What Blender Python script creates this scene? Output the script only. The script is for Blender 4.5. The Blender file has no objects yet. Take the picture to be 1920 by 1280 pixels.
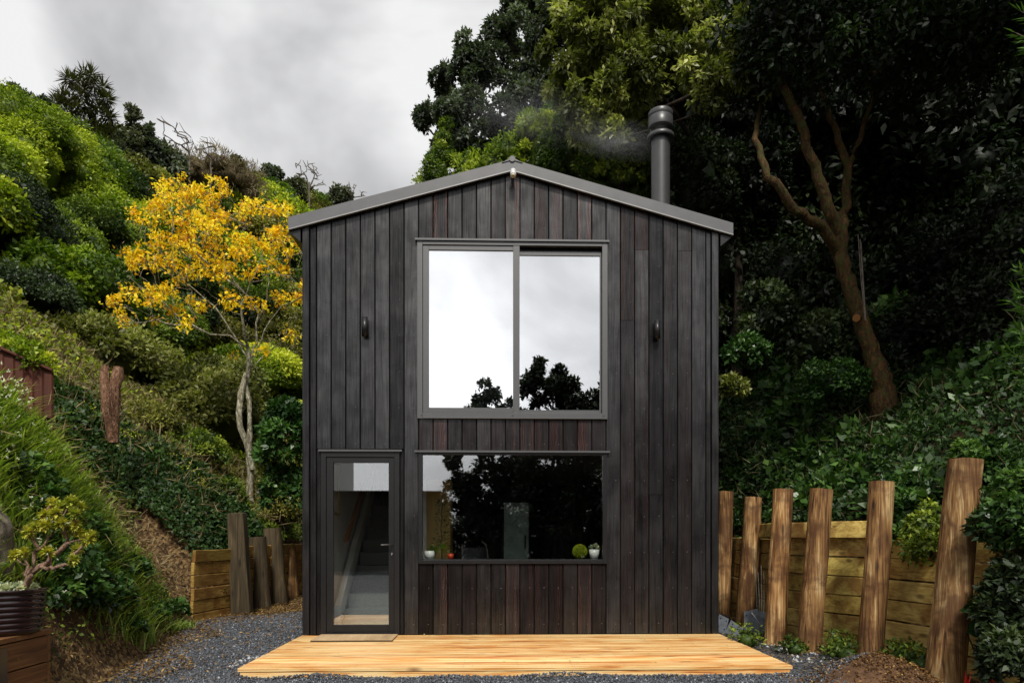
import bpy, bmesh, math, random
import numpy as np
from mathutils import Vector, Matrix
R = math.radians
random.seed(7)
rng = np.random.default_rng(11)
C = bpy.context.scene.collection
scene = bpy.context.scene

# ------------------------------------------------------------------ camera
FPX, HOR, YAW = 1280.0, 1004.0, 0.026
CAM = Vector((-0.208, -8.0, 1.15))
cam_d = bpy.data.cameras.new("camera")
cam = bpy.data.objects.new("camera", cam_d)
C.objects.link(cam)
cam.location = CAM
cam.rotation_euler = (R(90), 0, -YAW)
cam_d.sensor_width = 36
cam_d.lens = 24
cam_d.shift_y = (HOR - 640) / 1920
cam_d.clip_end = 2000
scene.camera = cam
FW = Vector((math.sin(YAW), math.cos(YAW), 0))
RT = Vector((math.cos(YAW), -math.sin(YAW), 0))

def U(px, py, d):
    """world point measured off the photograph at camera depth d"""
    d, px, py = float(d), float(px), float(py)
    return CAM + d * (FW + RT * ((px - 960) / FPX) + Vector((0, 0, (HOR - py) / FPX)))

def UY(px, py, Y=0.0):
    l = (px - 960) / FPX
    d = (Y - CAM.y) / (FW.y + RT.y * l)
    return U(px, py, d)

def FX(px, Y=0.0): return UY(px, HOR, Y).x
def FZ(py, px=960, Y=0.0): return UY(px, py, Y).z
def UG(px, py, z=-0.08):
    d = (CAM.z - z) * FPX / (py - HOR)
    return U(px, py, d)

# ------------------------------------------------------------------ world, sun, exposure
SUN_EL, SUN_AZ = R(50), R(178)      # azimuth clockwise from +Y: behind the camera, a little to the right
w = bpy.data.worlds.new("World")
scene.world = w
w.use_nodes = True
nt = w.node_tree
nt.nodes.clear()
def N(nt, t, **k):
    n = nt.nodes.new(t)
    for a, b in k.items():
        setattr(n, a, b)
    return n
out = N(nt, 'ShaderNodeOutputWorld')
bg = N(nt, 'ShaderNodeBackground')
bg.inputs['Strength'].default_value = 0.10
sky = N(nt, 'ShaderNodeTexSky')
sky.sky_type = 'NISHITA'
sky.sun_disc = False
sky.sun_elevation = SUN_EL
sky.sun_rotation = SUN_AZ
sky.dust_density = 3
hs = N(nt, 'ShaderNodeHueSaturation')
hs.inputs['Saturation'].default_value = 0.25
nt.links.new(sky.outputs[0], hs.inputs['Color'])
SKX = 2.6
tc = N(nt, 'ShaderNodeTexCoord')
mp = N(nt, 'ShaderNodeMapping')
mp.inputs['Scale'].default_value = (1.0, 1.0, 1.7)
mp.inputs['Location'].default_value = (SKX, 1.35, 0.4)
nt.links.new(tc.outputs['Generated'], mp.inputs[0])
n1 = N(nt, 'ShaderNodeTexNoise')
n1.inputs['Scale'].default_value = 2.1
n1.inputs['Detail'].default_value = 5
n1.inputs['Roughness'].default_value = 0.5
n1.inputs['Distortion'].default_value = 0.3
nt.links.new(mp.outputs[0], n1.inputs['Vector'])
cr = N(nt, 'ShaderNodeValToRGB')
cr.color_ramp.elements[0].position = 0.30
cr.color_ramp.elements[0].color = (2.2, 2.23, 2.3, 1)
cr.color_ramp.elements[1].position = 0.57
cr.color_ramp.elements[1].color = (7.8, 7.8, 7.85, 1)
e = cr.color_ramp.elements.new(0.44)
e.color = (4.9, 4.92, 5.0, 1)
nt.links.new(n1.outputs['Fac'], cr.inputs[0])
mx = N(nt, 'ShaderNodeMixRGB')
mx.inputs[0].default_value = 0.94
nt.links.new(hs.outputs[0], mx.inputs[1])
nt.links.new(cr.outputs[0], mx.inputs[2])
# the overcast is brighter round the veiled sun
geo = N(nt, 'ShaderNodeVectorMath', operation='DOT_PRODUCT')
nrm_ = N(nt, 'ShaderNodeVectorMath', operation='NORMALIZE')
nt.links.new(tc.outputs['Generated'], nrm_.inputs[0])
nt.links.new(nrm_.outputs[0], geo.inputs[0])
geo.inputs[1].default_value = (math.sin(SUN_AZ) * math.cos(SUN_EL), math.cos(SUN_AZ) * math.cos(SUN_EL), math.sin(SUN_EL))
mr = N(nt, 'ShaderNodeMapRange')
mr.interpolation_type = 'SMOOTHSTEP'
mr.inputs['From Min'].default_value = 0.1
mr.inputs['From Max'].default_value = 1.0
mr.inputs['To Min'].default_value = 1.0
mr.inputs['To Max'].default_value = 1.5
nt.links.new(geo.outputs['Value'], mr.inputs['Value'])
gl_ = N(nt, 'ShaderNodeMixRGB', blend_type='MULTIPLY')
gl_.inputs[0].default_value = 1
nt.links.new(mx.outputs[0], gl_.inputs[1])
nt.links.new(mr.outputs[0], gl_.inputs[2])
nt.links.new(gl_.outputs[0], bg.inputs['Color'])
nt.links.new(bg.outputs[0], out.inputs[0])

sl = bpy.data.lights.new("sun", 'SUN')
sl.energy = 3.2
sl.angle = R(9)
sl.color = (1, 0.95, 0.86)
so = bpy.data.objects.new("sun", sl)
C.objects.link(so)
sdir = Vector((math.sin(SUN_AZ) * math.cos(SUN_EL), math.cos(SUN_AZ) * math.cos(SUN_EL), math.sin(SUN_EL)))
so.rotation_euler = sdir.to_track_quat('Z', 'Y').to_euler()
so.location = (0, -10, 20)

scene.view_settings.view_transform = 'Standard'
scene.view_settings.look = 'None'
scene.view_settings.gamma = 1
scene.view_settings.exposure = 0.25
scene.cycles.max_bounces = 7
scene.cycles.transparent_max_bounces = 12
scene.cycles.volume_bounces = 0
scene.cycles.volume_step_rate = 2
scene.render.use_persistent_data = False

# ------------------------------------------------------------------ materials
def newmat(name):
    m = bpy.data.materials.new(name)
    m.use_nodes = True
    nt = m.node_tree
    nt.nodes.clear()
    o = N(nt, 'ShaderNodeOutputMaterial')
    return m, nt, o

def ramp(nt, fac, stops):
    r = N(nt, 'ShaderNodeValToRGB')
    els = r.color_ramp.elements
    while len(els) < len(stops):
        els.new(0.5)
    for e, (p, c) in zip(els, stops):
        e.position = p
        e.color = (*c, 1) if len(c) == 3 else c
    nt.links.new(fac, r.inputs[0])
    return r.outputs[0]

def noise(nt, vec, scale, detail=4, rough=0.55, dist=0.0):
    n = N(nt, 'ShaderNodeTexNoise')
    n.inputs['Scale'].default_value = scale
    n.inputs['Detail'].default_value = detail
    n.inputs['Roughness'].default_value = rough
    n.inputs['Distortion'].default_value = dist
    if vec is not None:
        nt.links.new(vec, n.inputs['Vector'])
    return n.outputs['Fac']

def mapping(nt, vec, scale=(1, 1, 1), loc=(0, 0, 0)):
    m = N(nt, 'ShaderNodeMapping')
    m.inputs['Scale'].default_value = scale
    m.inputs['Location'].default_value = loc
    nt.links.new(vec, m.inputs[0])
    return m.outputs[0]

def mixc(nt, fac, a, b, mode='MIX'):
    m = N(nt, 'ShaderNodeMixRGB', blend_type=mode)
    for i, v in ((0, fac), (1, a), (2, b)):
        if isinstance(v, (int, float)):
            m.inputs[i].default_value = v
        elif isinstance(v, tuple):
            m.inputs[i].default_value = (*v, 1)
        else:
            nt.links.new(v, m.inputs[i])
    return m.outputs[0]

def math_(nt, op, a, b=0.0, clamp=False):
    m = N(nt, 'ShaderNodeMath', operation=op, use_clamp=clamp)
    for i, v in ((0, a), (1, b)):
        if isinstance(v, (int, float)):
            m.inputs[i].default_value = v
        else:
            nt.links.new(v, m.inputs[i])
    return m.outputs[0]

def principled(nt, o, col=None, rough=0.6, metal=0.0, spec=0.5, bump=None, bstr=0.3, bdist=0.01):
    p = N(nt, 'ShaderNodeBsdfPrincipled')
    if isinstance(col, tuple):
        p.inputs['Base Color'].default_value = (*col, 1)
    elif col is not None:
        nt.links.new(col, p.inputs['Base Color'])
    if isinstance(rough, (int, float)):
        p.inputs['Roughness'].default_value = rough
    else:
        nt.links.new(rough, p.inputs['Roughness'])
    p.inputs['Metallic'].default_value = metal
    p.inputs['Specular IOR Level'].default_value = spec
    if bump is not None:
        b = N(nt, 'ShaderNodeBump')
        b.inputs['Strength'].default_value = bstr
        b.inputs['Distance'].default_value = bdist
        nt.links.new(bump, b.inputs['Height'])
        nt.links.new(b.outputs[0], p.inputs['Normal'])
    if o is not None:
        nt.links.new(p.outputs[0], o.inputs[0])
    return p

def objvec(nt):
    """object coordinates shifted by a per-object random offset"""
    t = N(nt, 'ShaderNodeTexCoord')
    oi = N(nt, 'ShaderNodeObjectInfo')
    s = math_(nt, 'MULTIPLY', oi.outputs['Random'], 37.0)
    v = N(nt, 'ShaderNodeVectorMath', operation='ADD')
    nt.links.new(t.outputs['Object'], v.inputs[0])
    nt.links.new(s, v.inputs[1])
    return v.outputs[0], oi

def mat_plain(name, col, rough=0.5, metal=0.0, spec=0.5, var=0.15, scale=9):
    m, nt, o = newmat(name)
    t = N(nt, 'ShaderNodeTexCoord')
    f = noise(nt, t.outputs['Object'], scale, 5)
    c = ramp(nt, f, [(0.3, tuple(x * (1 - var) for x in col)), (0.7, tuple(min(1, x * (1 + var)) for x in col))])
    principled(nt, o, c, rough, metal, spec, bump=f, bstr=0.05)
    return m

def mat_charred():
    m, nt, o = newmat("charred_timber")
    v, oi = objvec(nt)
    g = noise(nt, mapping(nt, v, (42, 42, 1.3)), 1.6, 6, 0.62, 0.6)
    fine = noise(nt, mapping(nt, v, (5, 5, 90)), 2.0, 3, 0.6)
    bl = noise(nt, mapping(nt, v, (2.2, 2.2, 1.2)), 1.7, 4, 0.5)
    gm = ramp(nt, g, [(0.3, (0.6,) * 3), (0.62, (1.25,) * 3)])
    c = mixc(nt, 1.0, oi.outputs['Color'], gm, 'MULTIPLY')
    c = mixc(nt, 1.0, c, ramp(nt, bl, [(0.30, (0.6,) * 3), (0.5, (1.0,) * 3), (0.72, (1.3,) * 3)]), 'MULTIPLY')
    c = mixc(nt, 0.5, c, ramp(nt, fine, [(0.35, (0.85,) * 3), (0.65, (1.1,) * 3)]), 'MULTIPLY')
    # exposed reddish figure
    wv = N(nt, 'ShaderNodeTexWave', wave_type='BANDS', bands_direction='X')
    wv.inputs['Scale'].default_value = 14
    wv.inputs['Distortion'].default_value = 12
    wv.inputs['Detail'].default_value = 2
    wv.inputs['Detail Scale'].default_value = 0.8
    nt.links.new(mapping(nt, v, (1, 1, 0.35)), wv.inputs['Vector'])
    streak = noise(nt, mapping(nt, v, (9, 9, 0.12)), 1.4, 1, 0.4)
    rm = math_(nt, 'MULTIPLY', ramp(nt, wv.outputs['Fac'], [(0.55, (0.08,) * 3), (0.75, (1,) * 3)]),
               ramp(nt, streak, [(0.46, (0,) * 3), (0.56, (1,) * 3)]))
    rm = math_(nt, 'MULTIPLY', rm, oi.outputs['Alpha'], True)
    c = mixc(nt, rm, c, (0.085, 0.034, 0.026))
    rough = math_(nt, 'ADD', math_(nt, 'MULTIPLY', bl, 0.34), 0.14)
    p = principled(nt, o, c, rough, 0, 1.0, bump=g, bstr=0.2, bdist=0.003)
    bl2 = noise(nt, mapping(nt, v, (3.0, 3.0, 2.6)), 1.5, 5, 0.55, 0.4)
    sp = math_(nt, 'MULTIPLY', ramp(nt, bl2, [(0.30, (0.38,) * 3), (0.5, (0.58,) * 3), (0.70, (0.78,) * 3)]),
               ramp(nt, oi.outputs['Random'], [(0.0, (0.35,) * 3), (1.0, (1.25,) * 3)]))
    sp = math_(nt, 'MULTIPLY', sp, ramp(nt, g, [(0.35, (0.6,) * 3), (0.6, (1.15,) * 3)]))
    nt.links.new(sp, p.inputs['Specular IOR Level'])
    return m

def mat_wood(name, stops, axis=0, knots=True, rough=0.6, gscale=1.0, stain=None):
    """sawn timber, grain along the given object axis"""
    m, nt, o = newmat(name)
    v, oi = objvec(nt)
    s = [26, 26, 26]
    s[axis] = 0.9
    g = noise(nt, mapping(nt, v, tuple(a * gscale for a in s)), 1.3, 6, 0.6, 1.4)
    s2 = [5, 5, 5]
    s2[axis] = 1.0
    b = noise(nt, mapping(nt, v, tuple(s2)), 1.1, 3, 0.5, 0.8)
    f = math_(nt, 'ADD', math_(nt, 'MULTIPLY', g, 0.6), math_(nt, 'MULTIPLY', b, 0.4))
    c = ramp(nt, f, stops)
    if knots:
        k = N(nt, 'ShaderNodeTexVoronoi')
        k.inputs['Scale'].default_value = 1.0
        s3 = [6.5, 6.5, 6.5]
        s3[axis] = 2.2
        nt.links.new(mapping(nt, v, tuple(s3)), k.inputs['Vector'])
        km = ramp(nt, k.outputs['Distance'], [(0.07, (1,) * 3), (0.20, (0,) * 3)])
        c = mixc(nt, math_(nt, 'MULTIPLY', km, 0.75), c, tuple(x * 0.45 for x in stops[0][1]))
    c = mixc(nt, 1.0, c, ramp(nt, oi.outputs['Random'], [(0, (0.82, 0.82, 0.80)), (1, (1.1, 1.08, 1.06))]), 'MULTIPLY')
    c = mixc(nt, 1.0, c, oi.outputs['Color'], 'MULTIPLY')
    if stain:
        sn = noise(nt, mapping(nt, v, (2.0, 2.0, 2.0), (5, 3, 1)), 1.5, 5, 0.6, 0.6)
        c = mixc(nt, ramp(nt, sn, [(0.45, (0,) * 3), (0.62, (0.8,) * 3)]), c, stain)
    principled(nt, o, c, rough, 0, 0.35, bump=f, bstr=0.8, bdist=0.010)
    return m

def mat_leaf(name, dark, mid, light, rough=0.48, trans=0.3, spec=0.3):
    m, nt, o = newmat(name)
    a = N(nt, 'ShaderNodeAttribute', attribute_name='tint')
    oi = N(nt, 'ShaderNodeObjectInfo')
    c = ramp(nt, a.outputs['Fac'], [(0.0, dark), (0.5, mid), (1.0, light)])
    c = mixc(nt, 1.0, c, ramp(nt, oi.outputs['Random'], [(0, (0.78, 0.86, 0.85)), (1, (1.2, 1.12, 0.95))]), 'MULTIPLY')
    p = principled(nt, None, c, rough, 0, spec)
    t = N(nt, 'ShaderNodeBsdfTranslucent')
    tcol = mixc(nt, 1.0, c, (1.25, 1.45, 0.6), 'MULTIPLY')
    nt.links.new(tcol, t.inputs[0])
    mxs = N(nt, 'ShaderNodeMixShader')
    mxs.inputs[0].default_value = trans
    nt.links.new(p.outputs[0], mxs.inputs[1])
    nt.links.new(t.outputs[0], mxs.inputs[2])
    nt.links.new(mxs.outputs[0], o.inputs[0])
    return m

def mat_bark(name, stops, scale=6, patches=None, rough=0.85):
    m, nt, o = newmat(name)
    t = N(nt, 'ShaderNodeTexCoord')
    f = noise(nt, mapping(nt, t.outputs['Object'], (2.6, 2.6, 1)), scale, 6, 0.65, 0.5)
    c = ramp(nt, f, stops)
    if patches:
        g = noise(nt, t.outputs['Object'], scale * 1.3, 4, 0.6)
        c = mixc(nt, ramp(nt, g, [(0.5, (0,) * 3), (0.6, (1,) * 3)]), c, patches)
    principled(nt, o, c, rough, 0, 0.2, bump=f, bstr=1.0, bdist=0.04)
    return m

def mat_glass(name, refl, tint=(0.9, 0.95, 0.93)):
    m, nt, o = newmat(name)
    tr = N(nt, 'ShaderNodeBsdfTransparent')
    tr.inputs[0].default_value = (*tint, 1)
    gl = N(nt, 'ShaderNodeBsdfGlossy')
    gl.inputs['Color'].default_value = (0.97, 0.98, 1, 1)
    gl.inputs['Roughness'].default_value = 0.0
    t = N(nt, 'ShaderNodeTexCoord')
    b = N(nt, 'ShaderNodeBump')
    b.inputs['Strength'].default_value = 0.02
    b.inputs['Distance'].default_value = 0.02
    nt.links.new(noise(nt, t.outputs['Object'], 1.2, 1), b.inputs['Height'])
    nt.links.new(b.outputs[0], gl.inputs['Normal'])
    mxs = N(nt, 'ShaderNodeMixShader')
    mxs.inputs[0].default_value = refl
    nt.links.new(tr.outputs[0], mxs.inputs[1])
    nt.links.new(gl.outputs[0], mxs.inputs[2])
    nt.links.new(mxs.outputs[0], o.inputs[0])
    return m

MT = {}
MT['char'] = mat_charred()
MT['alu'] = mat_plain("powder_coated_aluminium", (0.055, 0.056, 0.058), 0.40, 0.0, 0.9, 0.06, 14)
MT['alu_dark'] = mat_plain("black_powder_coat", (0.013, 0.013, 0.014), 0.35, 0.0, 0.35, 0.1, 14)
MT['steel_roof'] = mat_plain("grey_roofing_steel", (0.095, 0.095, 0.10), 0.45, 0.1, 0.5, 0.12, 5)
MT['edge'] = mat_plain("bare_steel_edge", (0.27, 0.27, 0.27), 0.4, 0.2, 0.5, 0.1, 9)
MT['flue'] = mat_plain("matt_black_flue", (0.055, 0.055, 0.057), 0.38, 0.15, 0.5, 0.1, 8)
MT['black'] = mat_plain("black_fitting", (0.012, 0.012, 0.013), 0.3, 0, 0.6, 0.1, 20)
MT['nail'] = mat_plain("nail_steel", (0.19, 0.17, 0.17), 0.45, 0.4, 0.5, 0.1, 20)
MT['lamp_shell'] = mat_plain("satin_lamp_metal", (0.10, 0.10, 0.10), 0.35, 0.5, 0.6, 0.05, 20)
MT['wrap'] = mat_plain("black_wall_wrap", (0.006, 0.006, 0.006), 0.9, 0, 0.05, 0.1, 3)
MT['interior'] = mat_plain("dim_interior_lining", (0.20, 0.19, 0.18), 0.7, 0, 0.3, 0.1, 3)
MT['whitewall'] = mat_plain("white_painted_lining", (0.82, 0.84, 0.84), 0.6, 0, 0.3, 0.05, 3)
MT['carpet'] = mat_plain("grey_stair_carpet", (0.2, 0.21, 0.2), 0.95, 0, 0.1, 0.5, 120)
MT['blind'] = mat_plain("white_blind", (0.8, 0.8, 0.8), 0.8, 0, 0.1, 0.03, 3)
MT['greenglass'] = mat_plain("frosted_green_panel", (0.33, 0.42, 0.38), 0.3, 0, 0.5, 0.12, 4)
MT['ceramic'] = mat_plain("white_glazed_pot", (0.8, 0.8, 0.78), 0.2, 0, 0.5, 0.03, 5)
MT['redpot'] = mat_plain("red_plastic_pot", (0.6, 0.06, 0.02), 0.35, 0, 0.5, 0.06, 5)
MT['glaze'] = mat_plain("dark_maroon_glaze", (0.016, 0.005, 0.006), 0.12, 0, 0.7, 0.25, 8)
MT['galv'] = mat_plain("galvanised_plate", (0.16, 0.18, 0.21), 0.45, 0.3, 0.5, 0.35, 14)
MT['rod'] = mat_plain("dull_steel_rod", (0.35, 0.34, 0.3), 0.4, 0.4, 0.5, 0.2, 10)
MT['red'] = mat_plain("red_leaf", (0.75, 0.04, 0.025), 0.4, 0, 0.4, 0.2, 10)
MT['soil'] = mat_plain("brown_soil", (0.09, 0.05, 0.028), 0.95, 0, 0.1, 0.4, 18)
MT['white_board'] = mat_plain("white_weatherboard", (0.62, 0.62, 0.6), 0.55, 0, 0.3, 0.04, 4)
MT['dark_roof'] = mat_plain("dark_corrugated_iron", (0.015, 0.014, 0.014), 0.8, 0, 0.4, 0.15, 4)
MT['lens'] = mat_plain("cream_lamp_lens", (0.6, 0.5, 0.33), 0.3, 0, 0.5, 0.1, 15)
MT['white_metal'] = mat_plain("pale_lamp_body", (0.5, 0.5, 0.5), 0.4, 0.1, 0.5, 0.1, 15)
MT['coir'] = mat_wood("coir_mat", [(0.3, (0.24, 0.15, 0.075)), (0.5, (0.48, 0.33, 0.18)), (0.7, (0.62, 0.46, 0.28))], 1, False, 0.95, 4)
MT['deck'] = mat_wood("new_pine_decking", [(0.37, (0.36, 0.10, 0.025)), (0.455, (0.68, 0.31, 0.08)), (0.525, (0.80, 0.54, 0.24)), (0.68, (0.86, 0.67, 0.37))], 0, True, 0.5)
MT['sleeper'] = mat_wood("treated_pine_sleeper", [(0.32, (0.13, 0.07, 0.02)), (0.46, (0.44, 0.31, 0.09)), (0.60, (0.66, 0.52, 0.17)), (0.74, (0.78, 0.65, 0.28))], 1, True, 0.7, 0.7, (0.17, 0.07, 0.014))
MT['pole'] = mat_wood("peeled_pine_pile", [(0.37, (0.016, 0.008, 0.004)), (0.44, (0.15, 0.068, 0.022)), (0.53, (0.33, 0.18, 0.065)), (0.62, (0.62, 0.45, 0.23))], 2, True, 0.8, 0.85, (0.075, 0.030, 0.010))
MT['oldpost'] = mat_wood("weathered_dark_post", [(0.34, (0.012, 0.009, 0.005)), (0.5, (0.050, 0.036, 0.018)), (0.66, (0.12, 0.09, 0.048))], 2, True, 0.85, 0.7)
MT['redfence'] = mat_wood("red_brown_stained_board", [(0.30, (0.04, 0.012, 0.007)), (0.6, (0.10, 0.028, 0.014)), (0.8, (0.15, 0.045, 0.022))], 2, False, 0.75)
MT['crate'] = mat_wood("brown_planter_timber", [(0.30, (0.055, 0.024, 0.010)), (0.5, (0.16, 0.07, 0.024)), (0.75, (0.27, 0.13, 0.045))], 0, True, 0.7)
MT['crate2'] = mat_wood("brown_bench_side", [(0.30, (0.055, 0.024, 0.010)), (0.5, (0.16, 0.07, 0.024)), (0.75, (0.27, 0.13, 0.045))], 1, True, 0.7)
MT['ply'] = mat_wood("ochre_plywood", [(0.30, (0.66, 0.42, 0.12)), (0.6, (0.80, 0.55, 0.19)), (0.8, (0.86, 0.62, 0.25))], 2, False, 0.6)
MT['rail'] = mat_wood("timber_rail", [(0.30, (0.30, 0.12, 0.035)), (0.7, (0.50, 0.23, 0.08))], 2, False, 0.5)
MT['bark_orange'] = mat_bark("orange_mossy_bark", [(0.28, (0.012, 0.008, 0.004)), (0.46, (0.045, 0.026, 0.010)), (0.60, (0.095, 0.048, 0.016)), (0.74, (0.24, 0.10, 0.028))], 9, (0.045, 0.048, 0.010))
MT['bark_lichen'] = mat_bark("pale_lichened_bark", [(0.3, (0.05, 0.04, 0.025)), (0.48, (0.20, 0.18, 0.12)), (0.62, (0.42, 0.40, 0.30)), (0.78, (0.62, 0.6, 0.5))], 9)
MT['bark_dark'] = mat_bark("dark_bark", [(0.3, (0.012, 0.009, 0.006)), (0.7, (0.045, 0.033, 0.024))], 6)
MT['bark_grey'] = mat_bark("grey_bare_twig", [(0.3, (0.07, 0.055, 0.045)), (0.7, (0.2, 0.17, 0.14))], 6)
MT['stump'] = mat_bark("dead_brown_stump", [(0.3, (0.05, 0.022, 0.012)), (0.5, (0.20, 0.105, 0.06)), (0.72, (0.38, 0.24, 0.16))], 11)
MT['stem'] = mat_bark("pinkish_succulent_stem", [(0.3, (0.20, 0.11, 0.07)), (0.7, (0.46, 0.31, 0.23))], 20)
MT['rock'] = mat_bark("grey_brown_clay_face", [(0.3, (0.05, 0.042, 0.032)), (0.55, (0.17, 0.145, 0.11)), (0.8, (0.27, 0.235, 0.18))], 7)
# foliage
MT['lf_lime'] = mat_leaf("lime_leaf", (0.05, 0.09, 0.008), (0.21, 0.29, 0.018), (0.50, 0.54, 0.05))
MT['lf_green'] = mat_leaf("green_leaf", (0.026, 0.05, 0.010), (0.10, 0.16, 0.022), (0.30, 0.37, 0.05))
MT['lf_olive'] = mat_leaf("olive_leaf", (0.05, 0.055, 0.012), (0.17, 0.17, 0.035), (0.36, 0.35, 0.10))
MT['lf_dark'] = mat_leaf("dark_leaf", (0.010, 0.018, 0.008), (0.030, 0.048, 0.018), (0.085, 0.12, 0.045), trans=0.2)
MT['lf_forest'] = mat_leaf("shaded_forest_leaf", (0.004, 0.007, 0.003), (0.010, 0.018, 0.007), (0.03, 0.05, 0.02), trans=0.15)  # near-black leaf colour stands in for the forest's deep shade
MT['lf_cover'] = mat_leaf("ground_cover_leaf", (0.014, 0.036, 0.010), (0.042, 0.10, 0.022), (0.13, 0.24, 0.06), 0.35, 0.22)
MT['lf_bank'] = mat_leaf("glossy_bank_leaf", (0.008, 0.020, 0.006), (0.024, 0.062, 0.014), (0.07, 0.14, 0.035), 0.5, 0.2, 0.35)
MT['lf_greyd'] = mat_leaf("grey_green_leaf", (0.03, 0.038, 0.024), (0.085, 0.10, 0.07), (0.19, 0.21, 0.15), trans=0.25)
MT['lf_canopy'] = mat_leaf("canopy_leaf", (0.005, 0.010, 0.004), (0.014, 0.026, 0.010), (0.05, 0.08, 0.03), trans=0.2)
MT['lf_bright'] = mat_leaf("yellow_green_leaf", (0.05, 0.065, 0.014), (0.17, 0.20, 0.05), (0.50, 0.53, 0.24), 0.38)
MT['lf_yellow'] = mat_leaf("yellow_blossom", (0.62, 0.28, 0.008), (0.95, 0.64, 0.015), (1.0, 0.86, 0.08), 0.5, 0.42, 0.2)
MT['lf_tan'] = mat_leaf("dry_tan_stalk", (0.06, 0.045, 0.025), (0.17, 0.13, 0.075), (0.34, 0.28, 0.18), 0.7, 0.1, 0.1)
MT['lf_grass'] = mat_leaf("grass_blade", (0.07, 0.11, 0.018), (0.22, 0.33, 0.05), (0.54, 0.60, 0.18), 0.4, 0.3)
MT['lf_cabbage'] = mat_leaf("cabbage_tree_blade", (0.03, 0.028, 0.010), (0.07, 0.075, 0.025), (0.16, 0.15, 0.06), 0.5, 0.15)
MT['lf_white'] = mat_leaf("white_petal", (0.6, 0.62, 0.55), (0.8, 0.82, 0.78), (0.9, 0.9, 0.88), 0.6, 0.3)
MT['lf_litter'] = mat_leaf("leaf_litter", (0.05, 0.026, 0.011), (0.17, 0.095, 0.035), (0.40, 0.28, 0.11), 0.7, 0.05, 0.2)
MT['lf_aeonium'] = mat_leaf("aeonium_rosette", (0.14, 0.16, 0.018), (0.36, 0.38, 0.05), (0.66, 0.60, 0.15), 0.4, 0.2)
MT['lf_pale'] = mat_leaf("pale_succulent", (0.28, 0.34, 0.24), (0.48, 0.54, 0.40), (0.68, 0.70, 0.58), 0.5, 0.1)
MT['glass_hi'] = mat_glass("reflective_window_glass", 0.82)
MT['glass_lo'] = mat_glass("clear_window_glass", 0.21, (0.96, 0.98, 0.97))

def mat_stone(name, a, b, c):
    m, nt, o = newmat(name)
    at = N(nt, 'ShaderNodeAttribute', attribute_name='tint')
    col = ramp(nt, at.outputs['Fac'], [(0, a), (0.6, b), (1, c)])
    principled(nt, o, col, 0.6, 0, 0.4)
    return m
MT['pebble'] = mat_stone("blue_grey_stone_chip", (0.03, 0.033, 0.038), (0.11, 0.12, 0.14), (0.42, 0.43, 0.45))

# ------------------------------------------------------------------ object helpers
def tag(o, label=None, cat=None, group=None, kind=None):
    for k, v in (('label', label), ('category', cat), ('group', group), ('kind', kind)):
        if v:
            o[k] = v
    return o

def empty(name, loc, label, cat, group=None, rz=0.0):
    o = bpy.data.objects.new(name, None)
    C.objects.link(o)
    o.location = loc
    o.rotation_euler = (0, 0, rz)
    o.empty_display_size = 0.2
    tag(o, label, cat, group)
    return o

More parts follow.
